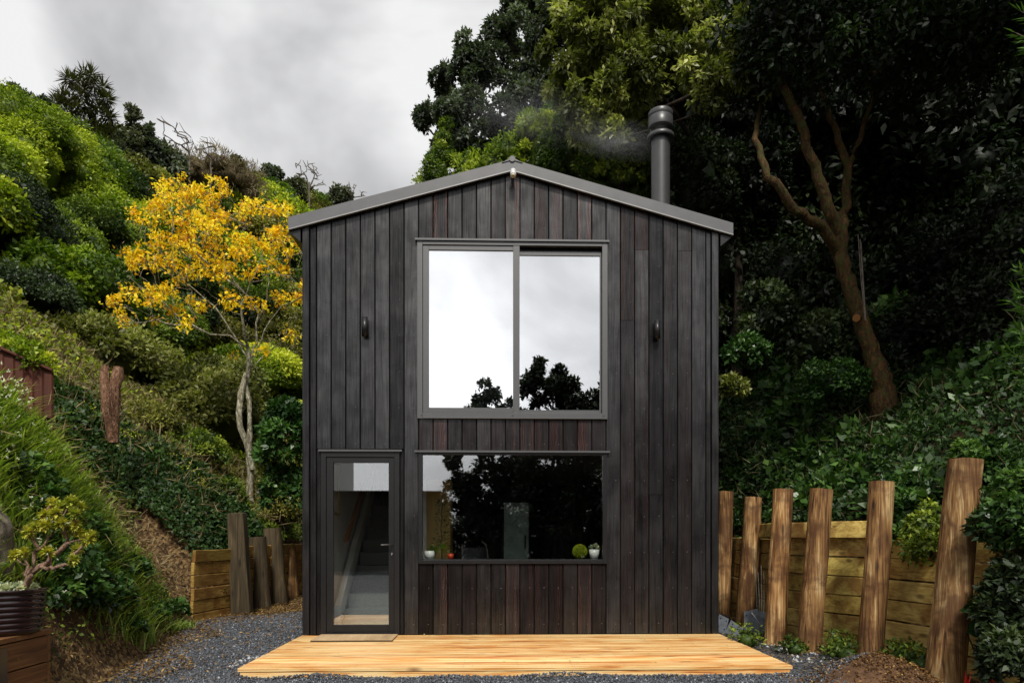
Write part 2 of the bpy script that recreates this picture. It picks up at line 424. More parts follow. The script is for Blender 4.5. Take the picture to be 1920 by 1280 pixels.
class MB:
    def __init__(s):
        s.v, s.f, s.sm = [], [], []
    def add(s, vs, fs, smooth=False):
        b = len(s.v)
        s.v += [tuple(p) for p in vs]
        s.f += [tuple(i + b for i in f) for f in fs]
        s.sm += [smooth] * len(fs)
    def box(s, x0, x1, y0, y1, z0, z1):
        s.add([(x0, y0, z0), (x1, y0, z0), (x1, y1, z0), (x0, y1, z0), (x0, y0, z1), (x1, y0, z1), (x1, y1, z1), (x0, y1, z1)],
              [(0, 3, 2, 1), (4, 5, 6, 7), (0, 1, 5, 4), (1, 2, 6, 5), (2, 3, 7, 6), (3, 0, 4, 7)])
    def prism(s, poly, y0, y1):
        """polygon of (x, z) extruded along y"""
        n = len(poly)
        s.add([(x, y0, z) for x, z in poly] + [(x, y1, z) for x, z in poly],
              [tuple(range(n)), tuple(range(2 * n - 1, n - 1, -1))] + [(i, i + n, (i + 1) % n + n, (i + 1) % n) for i in range(n)])
    def hexa(s, p):
        """8 corners: bottom 4 then top 4"""
        s.add(p, [(0, 3, 2, 1), (4, 5, 6, 7), (0, 1, 5, 4), (1, 2, 6, 5), (2, 3, 7, 6), (3, 0, 4, 7)])
    def lathe(s, prof, n=24, c=(0, 0, 0), smooth=True):
        """profile [(r, z)] turned round z"""
        vs, fs = [], []
        for r, z in prof:
            for i in range(n):
                a = 2 * math.pi * i / n
                vs.append((c[0] + r * math.cos(a), c[1] + r * math.sin(a), c[2] + z))
        for j in range(len(prof) - 1):
            for i in range(n):
                k = (i + 1) % n
                fs.append((j * n + i, j * n + k, (j + 1) * n + k, (j + 1) * n + i))
        s.add(vs, fs, smooth)
    def tube(s, pts, rad, n=6, cap=True, wob=0.0):
        pts = [Vector(p) for p in pts]
        m = len(pts)
        if isinstance(rad, (int, float)):
            rad = [rad] * m
        vs, fs = [], []
        ref = Vector((0.31, 0.17, 0.94))
        for i, p in enumerate(pts):
            t = (pts[min(i + 1, m - 1)] - pts[max(i - 1, 0)])
            t = t.normalized() if t.length > 1e-9 else Vector((0, 0, 1))
            u = t.cross(ref)
            if u.length < 0.1:
                u = t.cross(Vector((1, 0, 0)))
            u.normalize()
            w = t.cross(u)
            for k in range(n):
                a = 2 * math.pi * k / n
                r = rad[i] * (1 + (random.uniform(-wob, wob) if wob else 0))
                vs.append(p + u * (math.cos(a) * r) + w * (math.sin(a) * r))
        for i in range(m - 1):
            for k in range(n):
                q = (k + 1) % n
                fs.append((i * n + k, i * n + q, (i + 1) * n + q, (i + 1) * n + k))
        s.add(vs, fs, True)
        if cap:
            s.add(vs[:n][::-1], [tuple(range(n))])
            s.add(vs[-n:], [tuple(range(n))])
    def build(s, name, mat, parent=None, loc=None, bevel=0.0, col=None, link=True):
        me = bpy.data.meshes.new(name)
        me.from_pydata(s.v, [], s.f)
        me.polygons.foreach_set('use_smooth', s.sm)
        me.materials.append(MT[mat] if isinstance(mat, str) else mat)
        me.update()
        o = bpy.data.objects.new(name, me)
        if link:
            C.objects.link(o)
        if parent is not None:
            o.parent = parent
        if loc is not None:
            o.location = loc
        if bevel:
            b = o.modifiers.new("bevel", 'BEVEL')
            b.width = bevel
            b.segments = 1
            b.limit_method = 'ANGLE'
        if col:
            o.color = col
        return o

def mesh_np(name, V, quads, tint=None, mat=None, smooth=False):
    """quads: (n,4) int array; tint: per-face float"""
    me = bpy.data.meshes.new(name)
    me.vertices.add(len(V))
    me.vertices.foreach_set('co', np.asarray(V, np.float32).ravel())
    nf, k = quads.shape
    me.loops.add(nf * k)
    me.loops.foreach_set('vertex_index', np.asarray(quads, np.int32).ravel())
    me.polygons.add(nf)
    me.polygons.foreach_set('loop_start', np.arange(0, nf * k, k, dtype=np.int32))
    if smooth:
        me.polygons.foreach_set('use_smooth', np.ones(nf, bool))
    if tint is not None:
        at = me.attributes.new('tint', 'FLOAT', 'FACE')
        at.data.foreach_set('value', np.ascontiguousarray(np.broadcast_to(np.clip(tint, 0, 1), (nf,)), dtype=np.float32))
    if mat:
        me.materials.append(MT[mat])
    me.update(calc_edges=True)
    me.validate()
    return me

def link_mesh(name, me, parent=None, loc=(0, 0, 0), rot=(0, 0, 0), sc=(1, 1, 1)):
    o = bpy.data.objects.new(name, me)
    C.objects.link(o)
    if parent is not None:
        o.parent = parent
    o.location, o.rotation_euler, o.scale = loc, rot, sc
    return o

def norm(a):
    return a / np.maximum(np.linalg.norm(a, axis=-1, keepdims=True), 1e-9)

def leaf_geo(P, D, Nn, L, W, tint, fold=0.18):
    """kite-shaped folded leaves: base P, direction D, face normal Nn"""
    n = len(P)
    D = norm(D)
    S = norm(np.cross(D, Nn))
    Nn = np.cross(S, D)
    L = np.broadcast_to(L, (n,))[:, None]
    W = np.broadcast_to(W, (n,))[:, None]
    v = np.empty((n, 4, 3))
    v[:, 0] = P
    v[:, 1] = P + D * L * 0.45 + S * W * 0.5 + Nn * W * fold
    v[:, 2] = P + D * L - Nn * L * 0.08
    v[:, 3] = P + D * L * 0.45 - S * W * 0.5 + Nn * W * fold
    q = np.arange(n * 4).reshape(n, 4)
    return v.reshape(-1, 3), q, np.asarray(tint)

class Acc:
    """accumulates quads with a tint"""
    def __init__(s):
        s.V, s.Q, s.T, s.n = [], [], [], 0
    def add(s, g):
        V, Q, T = g
        s.V.append(V); s.Q.append(Q + s.n); s.T.append(np.broadcast_to(T, (len(Q),)))
        s.n += len(V)
    def mesh(s, name, mat):
        return mesh_np(name, np.concatenate(s.V), np.concatenate(s.Q), np.concatenate(s.T), mat)

def rand_dir(n):
    return norm(rng.normal(size=(n, 3)))

# low sphere used for the opaque inner mass of dense shrubs
def sphere_quads(c, r, nu=8, nv=5):
    u = np.linspace(0, 2 * np.pi, nu, endpoint=False)
    v = np.linspace(0.12, np.pi - 0.12, nv)
    g = np.array([[(math.sin(b) * math.cos(a), math.sin(b) * math.sin(a), math.cos(b)) for a in u] for b in v]).reshape(-1, 3)
    g = np.asarray(c) + g * r
    q = [(j * nu + i, (j + 1) * nu + i, (j + 1) * nu + (i + 1) % nu, j * nu + (i + 1) % nu) for j in range(nv - 1) for i in range(nu)]
    return g, np.array(q)

def puff_leaves(acc, centres, radii, n, ll, lw, lo=0.0, spread=0.55, inner=0.25, core=0.72, droop=0.0, tvar=0.22, centre=None):
    """leaf clumps: shells of leaves round each puff, leaning outward"""
    centres = np.asarray(centres, float)
    radii = np.asarray(radii, float)
    K = len(centres)
    wts = radii ** 2
    idx = rng.choice(K, n, p=wts / wts.sum())
    d = rand_dir(n)
    if centre is not None:           # favour the side away from the crown's middle
        o = norm(centres - np.asarray(centre))[idx]
        flip = (np.sum(d * o, 1) < -0.25)
        d[flip] *= -1
    up = d[:, 2] < lo - 0.55
    d[up, 2] *= -1
    rr = radii[idx] * (1 - inner * rng.random(n) ** 2)
    stray = np.where(rng.random(n) < 0.14, rng.uniform(1.05, 1.35, n), rng.uniform(0.86, 1.12, n))
    P = centres[idx] + d * rr[:, None] * stray[:, None]
    D = norm(d * 0.55 + rand_dir(n) * spread + np.array([0, 0, -droop]))
    Nn = norm(d + np.array([0, 0, 0.6]) + rand_dir(n) * 0.7)
    pt = rng.normal(0, tvar, K)
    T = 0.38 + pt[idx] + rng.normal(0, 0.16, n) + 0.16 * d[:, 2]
    s = rng.uniform(0.7, 1.25, n)
    acc.add(leaf_geo(P, D, Nn, ll * s, lw * s, T))
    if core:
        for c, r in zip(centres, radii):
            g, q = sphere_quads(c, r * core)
            acc.add((g, q, np.full(len(q), 0.22)))  # core tinted darker than the leaves, inner shade put into its colour

def dome_puffs(k, rx, ry, rz, pr, jitter=0.12, low=-0.25):
    """puff centres over a lumpy dome of half-size rx, ry, rz"""
    i = np.arange(k)
    z = low + (1 - low) * (i + 0.5) / k
    a = i * 2.39996 + rng.random(k) * 0.6
    s = np.sqrt(np.maximum(0, 1 - z * z))
    c = np.stack([s * np.cos(a) * rx, s * np.sin(a) * ry, z * rz], 1)
    c *= (1 - rng.uniform(0, 2 * jitter, k))[:, None]
    r = pr * rng.uniform(0.5, 1.45, k)
    return c, r

# ------------------------------------------------------------------ terrain
G0 = -0.08
def lin(y, pts):
    xs = [p[0] for p in pts]; zs = [p[1] for p in pts]
    return np.interp(y, xs, zs)
def Xl(y): return lin(y, [(-30, -9), (-9, -4.4), (-4, -3.4), (-2.2, -3.58), (-1.08, -3.81), (1.07, -4.38), (1.9, -4.52), (3, -4.5), (6, -4.55), (10, -4.7), (40, -4.7)])
RW = [(-30, 9), (-9, 6.5), (-4.4, 4.75), (-2.35, 4.30), (-1.5, 4.02), (-0.65, 3.72), (0.1, 3.63), (1.5, 3.80), (2.9, 4.0), (10, 4.1), (40, 4.1)]
def Xr(y): return lin(y, RW)
def sm(a, b, x):
    t = np.clip((x - a) / (b - a), 0, 1)
    return t * t * (3 - 2 * t)
def H(x, y):
    x = np.asarray(x, float); y = np.asarray(y, float)
    dl = Xl(y) - x
    dr = x - Xr(y)
    hb = lin(y, [(-9, 2.6), (-3, 2.55), (-1.9, 2.5), (-0.9, 1.95), (0.1, 1.3), (1.1, 0.5), (2.0, 0.15), (3, 0.1)])
    s2 = lin(y, [(-3, 0.45), (0, 0.5), (1.0, 0.8), (2.0, 1.0), (3, 1.0)])
    w = np.maximum(hb / 2.5, 0.05)
    near = np.minimum(np.maximum(dl, 0) * 2.5, hb) + s2 * np.maximum(dl - w, 0)
    near = np.where(dl > 6, near[...] - (dl - 6) * 0.1, near)
    farl = np.minimum(np.maximum(dl, 0) / 0.06, 1) * 0.98 + 1.3 * np.clip(dl, 0, 0.55) + 0.74 * np.clip(dl - 0.55, 0, 6) + 0.86 * np.clip(dl - 6.5, 0, 9) - 0.35 * np.maximum(dl - 15.5, 0)
    k = sm(2.2, 3.0, y)
    left = near * (1 - k) + farl * k
    right = np.minimum(np.maximum(dr, 0) / 0.08, 1) * 1.22 + 0.82 * np.clip(dr, 0, 4) + 0.62 * np.clip(dr - 4, 0, 18)
    right = right + 0.38 * np.clip(y - 2.2, 0, 30) * sm(0.05, 0.8, dr)
    z = G0 + np.where(dl > 0, left, 0) + np.where(dr > 0, right, 0)
    back = np.where(x < 0, 0.40, 0.3) * np.maximum(y - 11, 0)
    back = np.where(y > 75, 0.40 * 64 - 0.2 * (y - 75), back)
    z = z + back * sm(-60, -30, x)
    z = z * sm(-34, -14, y) + G0 * (1 - sm(-34, -14, y))
    z = z + 0.10 * np.sin(y * 2.6 + 1.2 * np.sin(x * 2.2)) * np.sin(x * 1.9 + .6) * sm(0.3, 1.3, dl) * (1 - sm(2.5, 4.5, y))
    z = z + 0.04 * np.sin(x * 3.1 + y * 1.7) * sm(0.3, 1.5, np.maximum(dl, dr)) + 0.05 * np.sin(x * 1.3 - y * 2.3) * sm(0.3, 1.5, np.maximum(dl, dr))
    # gravel heaped a little in front of the deck and left loose beside the house
    z = z + 0.012 * np.sin(x * 5.3 + 1.0) * np.cos(y * 4.1) * ((dl < 0) & (dr < 0))
    return z

def grid_axis(segs):
    a = []
    for x0, x1, st in segs:
        a += list(np.arange(x0, x1 - 1e-6, st))
    a.append(segs[-1][1])
    return np.array(a)
gx = grid_axis([(-400, -60, 20), (-60, -12, 1.0), (-12, -2.6, 0.1), (-2.6, 3.2, 0.3), (3.2, 8, 0.1), (8, 30, 0.8), (30, 400, 20)])
gy = grid_axis([(-400, -40, 20), (-40, -9, 1.5), (-9, 7, 0.12), (7, 14, 0.4), (14, 110, 1.5), (110, 600, 25)])
XX, YY = np.meshgrid(gx, gy)
ZZ = H(XX, YY)
V = np.stack([XX.ravel(), YY.ravel(), ZZ.ravel()], 1)
nx, ny = len(gx), len(gy)
ii = (np.arange(ny - 1)[:, None] * nx + np.arange(nx - 1)[None, :]).ravel()
Q = np.stack([ii, ii + 1, ii + nx + 1, ii + nx], 1)

def mat_ground():
    m, nt, o = newmat("ground_gravel_and_earth")
    t = N(nt, 'ShaderNodeTexCoord')
    v = t.outputs['Object']
    a = N(nt, 'ShaderNodeAttribute', attribute_name='zone')     # 0 gravel, 0.5 litter, 1 earth bank
    vo = N(nt, 'ShaderNodeTexVoronoi')
    vo.inputs['Scale'].default_value = 48
    nt.links.new(v, vo.inputs['Vector'])
    gcol = ramp(nt, vo.outputs['Color'], [(0.2, (0.012, 0.013, 0.016)), (0.55, (0.04, 0.043, 0.05)), (0.85, (0.14, 0.145, 0.155))])
    vo2 = N(nt, 'ShaderNodeTexVoronoi')
    vo2.inputs['Scale'].default_value = 30
    nt.links.new(v, vo2.inputs['Vector'])
    lcol = ramp(nt, vo2.outputs['Color'], [(0.2, (0.03, 0.017, 0.008)), (0.5, (0.09, 0.05, 0.02)), (0.8, (0.20, 0.13, 0.055))])
    en = noise(nt, v, 5, 6, 0.6)
    ecol = ramp(nt, en, [(0.3, (0.022, 0.014, 0.008)), (0.55, (0.07, 0.04, 0.018)), (0.75, (0.05, 0.06, 0.016))])
    wob = math_(nt, 'ADD', a.outputs['Fac'], math_(nt, 'MULTIPLY', math_(nt, 'SUBTRACT', noise(nt, v, 2.5, 5, 0.65), 0.5), 0.55))
    m1 = ramp(nt, wob, [(0.22, (0,) * 3), (0.30, (1,) * 3)])
    m2 = ramp(nt, wob, [(0.68, (0,) * 3), (0.80, (1,) * 3)])
    c = mixc(nt, m2, mixc(nt, m1, gcol, lcol), ecol)
    principled(nt, o, c, 0.9, 0, 0.25, bump=vo.outputs['Distance'], bstr=0.6, bdist=0.02)
    return m
MT['ground'] = mat_ground()
me = mesh_np("ground", V, Q, None, 'ground', True)
DL = Xl(YY) - XX; DR = XX - Xr(YY)
zone = np.where((DL > 0.15) | (DR > 0.1), 1.0, 0.0)
edge = 1.05 - sm(-0.5, 1.4, -np.maximum(DL, DR))
zone = np.maximum(zone, np.where(DL > -3, np.clip(0.5 * (1 - sm(0.15, 0.9, -DL)), 0, 0.5), 0))
zone = np.maximum(zone, np.clip(0.5 * (1 - sm(0.25, 0.9, -DR)), 0, 0.5))
zone = np.maximum(zone, np.where((YY > 1.9) & (XX < -2.4), 0.5 * sm(1.6, 2.9, YY + (XX + 3.4) * -0.9), 0))   # litter takes over along the house
zone = np.maximum(zone, np.where((DL > 0.15) & (YY > 0.9) & (YY < 3.3) & (DL < 1.2), 0.5, 0) * 1.0)
zone = np.where((DL > 0.15) & (YY > 0.9) & (YY < 3.3) & (DL < 1.0), 0.5, zone)
zone = np.maximum(zone, np.where(YY > 8, 1.0, 0))
at = me.attributes.new('zone', 'FLOAT', 'POINT')
at.data.foreach_set('value', zone.ravel().astype(np.float32))
tag(link_mesh("ground", me), kind='structure')

# ------------------------------------------------------------------ the house
XL0, XR0 = FX(568), FX(1346)
house = empty("black_timber_house", (0, 0, 0), "two storey gabled house clad in charred black vertical boards, behind the new pine deck", "house")
HL = 8.0                                     # length of the house
apx = FX(960)
zb_apex = FZ(320, 960, -0.07) + 0.0          # lower edge of the barge at the apex
def under(x):                                # underside of the barge line
    xl, xr = FX(541, -0.07), FX(1374, -0.07)
    if x < apx:
        return zb_apex + (FZ(430, 541, -0.07) - zb_apex) * (apx - x) / (apx - xl)
    return zb_apex + (FZ(440, 1374, -0.07) - zb_apex) * (x - apx) / (xr - apx)

uw = (FX(783), FX(1138), FZ(786), FZ(456))   # upper window opening x0 x1 z0 z1
lw_ = (FX(785), FX(1137), FZ(1056, 960), FZ(849))
dr_ = (FX(603), FX(750), 0.0, FZ(848, 680))
bx0, bx1 = FX(594.4), FX(1322.5)
pitch = (bx1 - bx0) / 27

def board(x0, x1, z0, ztop, colr, red=0.0, proud=0.0, name="board"):
    """one cladding board; ztop may be a number or 'roof'"""
    m = MB()
    g = 0.005
    a, b = x0 + g, x1 - g
    y0, y1 = -0.022 - proud, 0.0
    c = 0.004
    ta, tb = (under(a) + 0.03, under(b) + 0.03) if ztop == 'roof' else (ztop, ztop)
    if ztop == 'roof' and a < apx < b:
        m.prism([(a, z0), (b, z0), (b, tb), (apx, under(apx) + 0.03), (a, ta)], y0, y1)
    else:
        # face, with eased long edges
        vs = []
        for (x, zt) in ((a, ta), (b, tb)):
            pass
        P = [(a, y1, z0), (a, y0 + c, z0), (a + c, y0, z0), (b - c, y0, z0), (b, y0 + c, z0), (b, y1, z0)]
        T = [(p[0], p[1], ta + (tb - ta) * (p[0] - a) / (b - a)) for p in P]
        m.add(P + T, [(0, 1, 2, 3, 4, 5)[::-1], (6, 7, 8, 9, 10, 11)] + [(i, i + 6, (i + 1) % 6 + 6, (i + 1) % 6)[::-1] for i in range(6)])
    o = m.build(name, 'char', house)
    o.color = (*colr, red)
    return o

base = np.array([0.0125, 0.012, 0.0130])
warm = np.array([0.0155, 0.0098, 0.0098])
redamt = {8: 1.0, 13: 0.9, 14: 0.55, 15: 0.45, 16: 0.5, 18: 1.0, 22: 0.35, 25: 0.3, 21: 0.3, 24: 0.2, 7: 0.15, 12: 0.12, 10: 0.1}
shade = {0: 0.95, 1: 0.92, 2: 0.82, 3: 1.15, 4: 1.05, 5: 0.8, 6: 0.98, 7: 0.7, 8: .9, 9: .75, 10: .95, 11: 1.0, 12: .85, 16: 1.1, 17: .8, 20: 1.15, 21: .98, 22: .7, 23: 1.05, 24: 1.0, 25: .9, 26: .95}
zfoot = 0.006
for i in range(27):
    xa, xb = bx0 + i * pitch, bx0 + (i + 1) * pitch
    col = (warm if 7 <= i <= 19 else base) * shade.get(i, 0.92 + 0.16 * random.random()) * 1.0
    red = redamt.get(i, 0.0)
    segs = []
    if i <= 5:
        segs = [(FZ(843, 680) + 0.012, 'roof')]
    elif 7 <= i <= 19:
        segs = [(zfoot, lw_[2] - 0.004), (lw_[3] + 0.026, uw[2] - 0.004), (uw[3] + 0.026, 'roof')]
    else:
        segs = [(zfoot, 'roof')]
        j = {22: 470, 25: 471, 21: 602, 23: 927}.get(i)
        if j:
            zj = FZ(j, 1200)
            segs = [(zfoot, zj - 0.002), (zj + 0.002, 'roof')]
    for k, (z0, z1) in enumerate(segs):
        f = random.uniform(0.7, 1.35)
        if 7 <= i <= 19:
            col = (base * 1.15 if k == len(segs) - 1 else (warm * .5 + base * .5) * (0.72 if k == 0 else 0.95)) * shade.get(i, 1.0)  # sky sheen put into the colour: top lengths lighter, foot lengths darker
        if i == 22:
            f = 0.95 if k == 0 else 1.2
        if i == 25:
            f = 0.85 if k == 0 else 1.15
        board(xa, xb, z0, z1, col * f, red * (1.0 if k == len(segs) - 1 else (0.7 if k == 1 else 0.4)))
# narrow strips and corner boards
board(FX(582), bx0, zfoot, 'roof', base * 0.8)
board(bx1, FX(1332), zfoot, 'roof', base * 0.85)
board(XL0, FX(582), zfoot, 'roof', base * 1.15, 0, 0.022, "corner_board")
board(FX(1332), XR0, zfoot, 'roof', base * 1.05, 0, 0.022, "corner_board")
board(bx0, dr_[0], zfoot, FZ(843, 680) - 0.012, base * 0.7)
board(dr_[1], bx0 + 6 * pitch, zfoot, FZ(843, 680) - 0.012, base * 0.7)

# nail heads, two metres of rows
m = MB()
for i in range(27):
    x = bx0 + (i + 0.68) * pitch
    z = 0.12
    while z < under(x) - 0.05:
        inside = (uw[0] - .02 < x < uw[1] + .02 and uw[2] - .02 < z < uw[3] + .04) or (lw_[0] - .02 < x < lw_[1] + .02 and lw_[2] - .02 < z < lw_[3] + .04) or (i <= 5 and z < dr_[3] + 0.06)
        if not inside:
            zz = z + random.uniform(-.006, .006)
            xx = x + random.uniform(-.004, .004)
            n = 6
            r = 0.0045
            m.add([(xx, -0.0255, zz)] + [(xx + r * math.cos(2 * math.pi * q / n), -0.0225, zz + r * math.sin(2 * math.pi * q / n)) for q in range(n)],
                  [(0, (q + 1) % n + 1, q + 1) for q in range(n)])
        z += 0.42
tag(m.build("nail_head", 'nail', house), kind='stuff')

# backing wall round the openings, side and rear walls
m = MB()
x0, x1 = XL0 + 0.01, XR0 - 0.01
yb0, yb1 = 0.0015, 0.12
for (a, b, c, d) in [(x0, dr_[0], 0, dr_[3]), (dr_[1], lw_[0], 0, dr_[3]), (lw_[1], x1, 0, dr_[3]), (lw_[0], lw_[1], 0, lw_[2]), ]:
    m.box(a, b, yb0, yb1, c, d)
m.box(x0, x1, yb0, yb1, dr_[3], uw[2])
m.box(x0, uw[0], yb0, yb1, uw[2], uw[3])
m.box(uw[1], x1, yb0, yb1, uw[2], uw[3])
ea = under(x0) + 0.02
m.prism([(x0, uw[3]), (x1, uw[3]), (x1, under(x1) + .02), (apx, under(apx) + .02), (x0, ea)], yb0, yb1)
m.build("front_wall", 'wrap', house)
m = MB()
m.box(x0, x0 + 0.12, yb1, HL, -0.05, under(x0) + 0.01)
m.build("side_wall", 'char', house).color = (0.05, 0.05, 0.05, 0)
m = MB()
m.box(x1 - 0.12, x1, yb1, 0.4, -0.05, under(x1) + 0.01)
m.box(x1 - 0.12, x1, 5.4, HL, -0.05, under(x1) + 0.01)
m.box(x1 - 0.12, x1, 0.4, 5.4, -0.05, 0.5)  # unseen opening above, added to let daylight into the room
m.box(x1 - 0.12, x1, 0.4, 5.4, 2.25, under(x1) + 0.01)
m.build("side_wall", 'char', house).color = (0.05, 0.05, 0.05, 0)
m = MB()
m.prism([(x0, -0.05), (x1, -0.05), (x1, under(x1)), (apx, under(apx)), (x0, under(x0))], HL, HL + 0.12)
m.build("rear_wall", 'char', house).color = (0.05, 0.05, 0.05, 0)
m = MB()
m.box(x0 + .12, x1 - .12, yb1, HL, -0.05, 0.005)
m.build("floor", 'interior', house)
m = MB()
m.box(x0 + .12, x1 - .12, yb1, HL, FZ(815), FZ(815) + 0.15)
m.build("upper_floor", 'interior', house)

# roof
th = 0.05
def slope(x0, z0, x1, z1, name):
    m = MB()
    n = 14
    ln = math.hypot(x1 - x0, z1 - z0)
    # ribs of the roofing sheet run down the slope, so the profile is swept along y
    vs, fs = [], []
    m.hexa([(x0, -0.055, z0), (x1, -0.055, z1), (x1, HL + 0.15, z1), (x0, HL + 0.15, z0),
            (x0, -0.055, z0 + th), (x1, -0.055, z1 + th), (x1, HL + 0.15, z1 + th), (x0, HL + 0.15, z0 + th)])
    y = 0.1
    while y < HL:
        m.hexa([(x0, y, z0 + th), (x1, y, z1 + th), (x1, y + .04, z1 + th), (x0, y + .04, z0 + th),
                (x0, y + .01, z0 + th + .03), (x1, y + .01, z1 + th + .03), (x1, y + .03, z1 + th + .03), (x0, y + .03, z0 + th + .03)])
        y += 0.4
    return m.build(name, 'steel_roof', house)
xl, xr = FX(541, -0.07), FX(1374, -0.07)
slope(xl, under(xl) + .02, apx, under(apx) + .02, "roof")
slope(apx, under(apx) + .02, xr, under(xr) + .02, "roof")
tl, tr_, ta = FZ(408, 541, -0.07), FZ(419, 1374, -0.07), FZ(300, 960, -0.07)
for (xa, lo, hi, nm) in ((xl, under(xl), tl, 'l'), (xr, under(xr), tr_, 'r')):
    m = MB()
    poly = [(xa, lo), (apx, zb_apex), (apx, ta), (xa, hi)]
    if xa > apx:
        poly = poly[::-1]
    m.prism(poly, -0.085, -0.06)
    m.build("barge_board", 'steel_roof', house)
    m = MB()
    poly = [(xa, lo - 0.011), (apx, zb_apex - 0.011), (apx, zb_apex), (xa, lo)]
    if xa > apx:
        poly = poly[::-1]
    m.prism(poly, -0.088, -0.058)
    m.build("drip_edge", 'edge', house)
    m = MB()      # soffit behind the barge
    poly = [(xa, lo + 0.001), (apx, zb_apex + 0.001), (apx, zb_apex + 0.02), (xa, lo + 0.02)]
    if xa > apx:
        poly = poly[::-1]
    m.prism(poly, -0.06, -0.023)
    m.build("soffit", 'alu_dark', house)
# eaves gutter on each side
for xe, s in ((XL0, -1), (XR0, 1)):
    m = MB()
    a, b = sorted((xe + s * 0.015, xe + s * 0.155))
    zt = under(xe + s * .16) + 0.005
    if s < 0:
        m.prism([(b, zt - .13), (b, zt + 0.01), (a, zt - 0.015)], -0.05, HL + .1)
    else:
        m.prism([(a, zt - .13), (b, zt - 0.015), (a, zt + 0.01)], -0.05, HL + .1)
    m.build("eaves_gutter", 'alu_dark', house)
m = MB()
m.tube([(apx, -0.10, ta + .0), (apx, HL + .2, ta + .0)], 0.035, 10)
m.prism([(apx - .12, ta - .045), (apx, ta - .01), (apx + .12, ta - .045), (apx, ta + .02)], -0.095, HL + .18)
m.build("ridge_cap", 'steel_roof', house)

# security lamp under the apex
lamp = MB()
p = UY(962, 326, -0.13)
lamp.tube([(p.x, -.03, p.z + .03), (p.x, -.16, p.z - .01)], 0.022, 12)
lamp.tube([(p.x, -.14, p.z + .03), (p.x, -.18, p.z - .045)], [0.034, 0.034], 14)
lo = lamp.build("security_lamp", 'white_metal', house)
m = MB()
m.tube([(p.x, -.179, p.z - .043), (p.x, -.186, p.z - .058)], [0.030, 0.024], 14)
m.build("lamp_lens", 'lens', lo)

# flue
fy = 2.2
fl = UY(1238.5, 380, fy)
fr = 17.5 * (fl.y + 8) / FPX
zt = UY(1240, 262, fy).z
m = MB()
m.lathe([(fr, 0), (fr, zt - fl.z + 0.12)], 32, (fl.x, fy, fl.z - 0.12))
m.lathe([(fr * 1.25, 0), (fr * 1.25, .06), (fr, .1)], 32, (fl.x, fy, fl.z - 0.22))
flue = m.build("flue", 'flue', house)
k = (fl.y + 8) / FPX
z0 = zt
m = MB()
m.lathe([(fr, 0), (24.5 * k, -0.02), (25 * k, 0.01), (25 * k, 0.04), (20 * k, 0.07), (16 * k, 0.075), (15 * k, 0.12), (15 * k, .15), (22.5 * k, .15), (23 * k, .165), (23 * k, .30), (22.6 * k, .303), (22.6 * k, .309), (23 * k, .312), (23 * k, .385), (22 * k, .395), (0.001, .40)], 36, (fl.x, fy, z0 + 0.01))
for a in (0.1, 3.2):
    dx, dy = math.cos(a), math.sin(a)
    r = 17.5 * k
    m.box(fl.x + dx * r - .022, fl.x + dx * r + .022, fy + dy * r - .022, fy + dy * r + .022, z0 + .08, z0 + .215)
m.build("cowl", 'flue', flue)

# wall lamps
for px, py0, py1 in ((686.5, 599, 634), (1229, 605, 638)):
    x = FX(px); z1, z0 = FZ(py0, px), FZ(py1, px)
    m = MB()
    m.box(x - .028, x + .028, -0.05, -0.0225, z0 + .03, z1 - .03)
    wl = m.build("wall_lamp", 'black', house)
    m = MB()
    n = 20
    m.lathe([(0.001, .012), (.029, .012), (.029, 0), (.035, 0), (.035, z1 - z0), (.029, z1 - z0), (.029, z1 - z0 - .012), (.001, z1 - z0 - .012)], n, (x, -0.085, z0))
    m.build("lamp_tube", 'alu_dark', wl)

# ---- windows
def frame_ring(m, x0, x1, z0, z1, t, y0, y1, tb=None, tt=None):
    tb = t if tb is None else tb
    tt = t if tt is None else tt
    m.box(x0, x0 + t, y0, y1, z0, z1)
    m.box(x1 - t, x1, y0, y1, z0, z1)
    m.box(x0 + t, x1 - t, y0, y1, z0, z0 + tb)
    m.box(x0 + t, x1 - t, y0, y1, z1 - tt, z1)
def pane(x0, x1, z0, z1, y, mat, parent, name="pane"):
    m = MB()
    m.box(x0, x1, y, y + 0.006, z0, z1)
    return m.build(name, mat, parent)
def head_flashing(px0, px1, py, parent):
    m = MB()
    a, b, z = FX(px0), FX(px1), FZ(py, (px0 + px1) / 2)
    m.box(a, b, -0.065, -0.0225, z - .006, z + .006)
    m.box(a, b, -0.068, -0.062, z - .016, z + .006)
    m.build("head_flashing", 'alu', parent)

up = MB()
x0, x1, z0, z1 = uw
xi0, xi1 = FX(793), FX(1128)
up.box(x0, xi0, -0.048, 0.02, z0, z1)
up.box(xi1, x1, -0.048, 0.02, z0, z1)
up.box(xi0, xi1, -0.048, 0.02, FZ(463), z1)
up.box(xi0, xi1, -0.048, 0.02, z0, FZ(775))
up.box(xi0, xi1, -0.058, -0.048, z0 + .0, z0 + .012)
win = up.build("upper_window", 'alu', house, bevel=0.002)
win["label"] = "large upper sliding window with two reflecting panes"
head_flashing(779, 1141, 453.5, win)
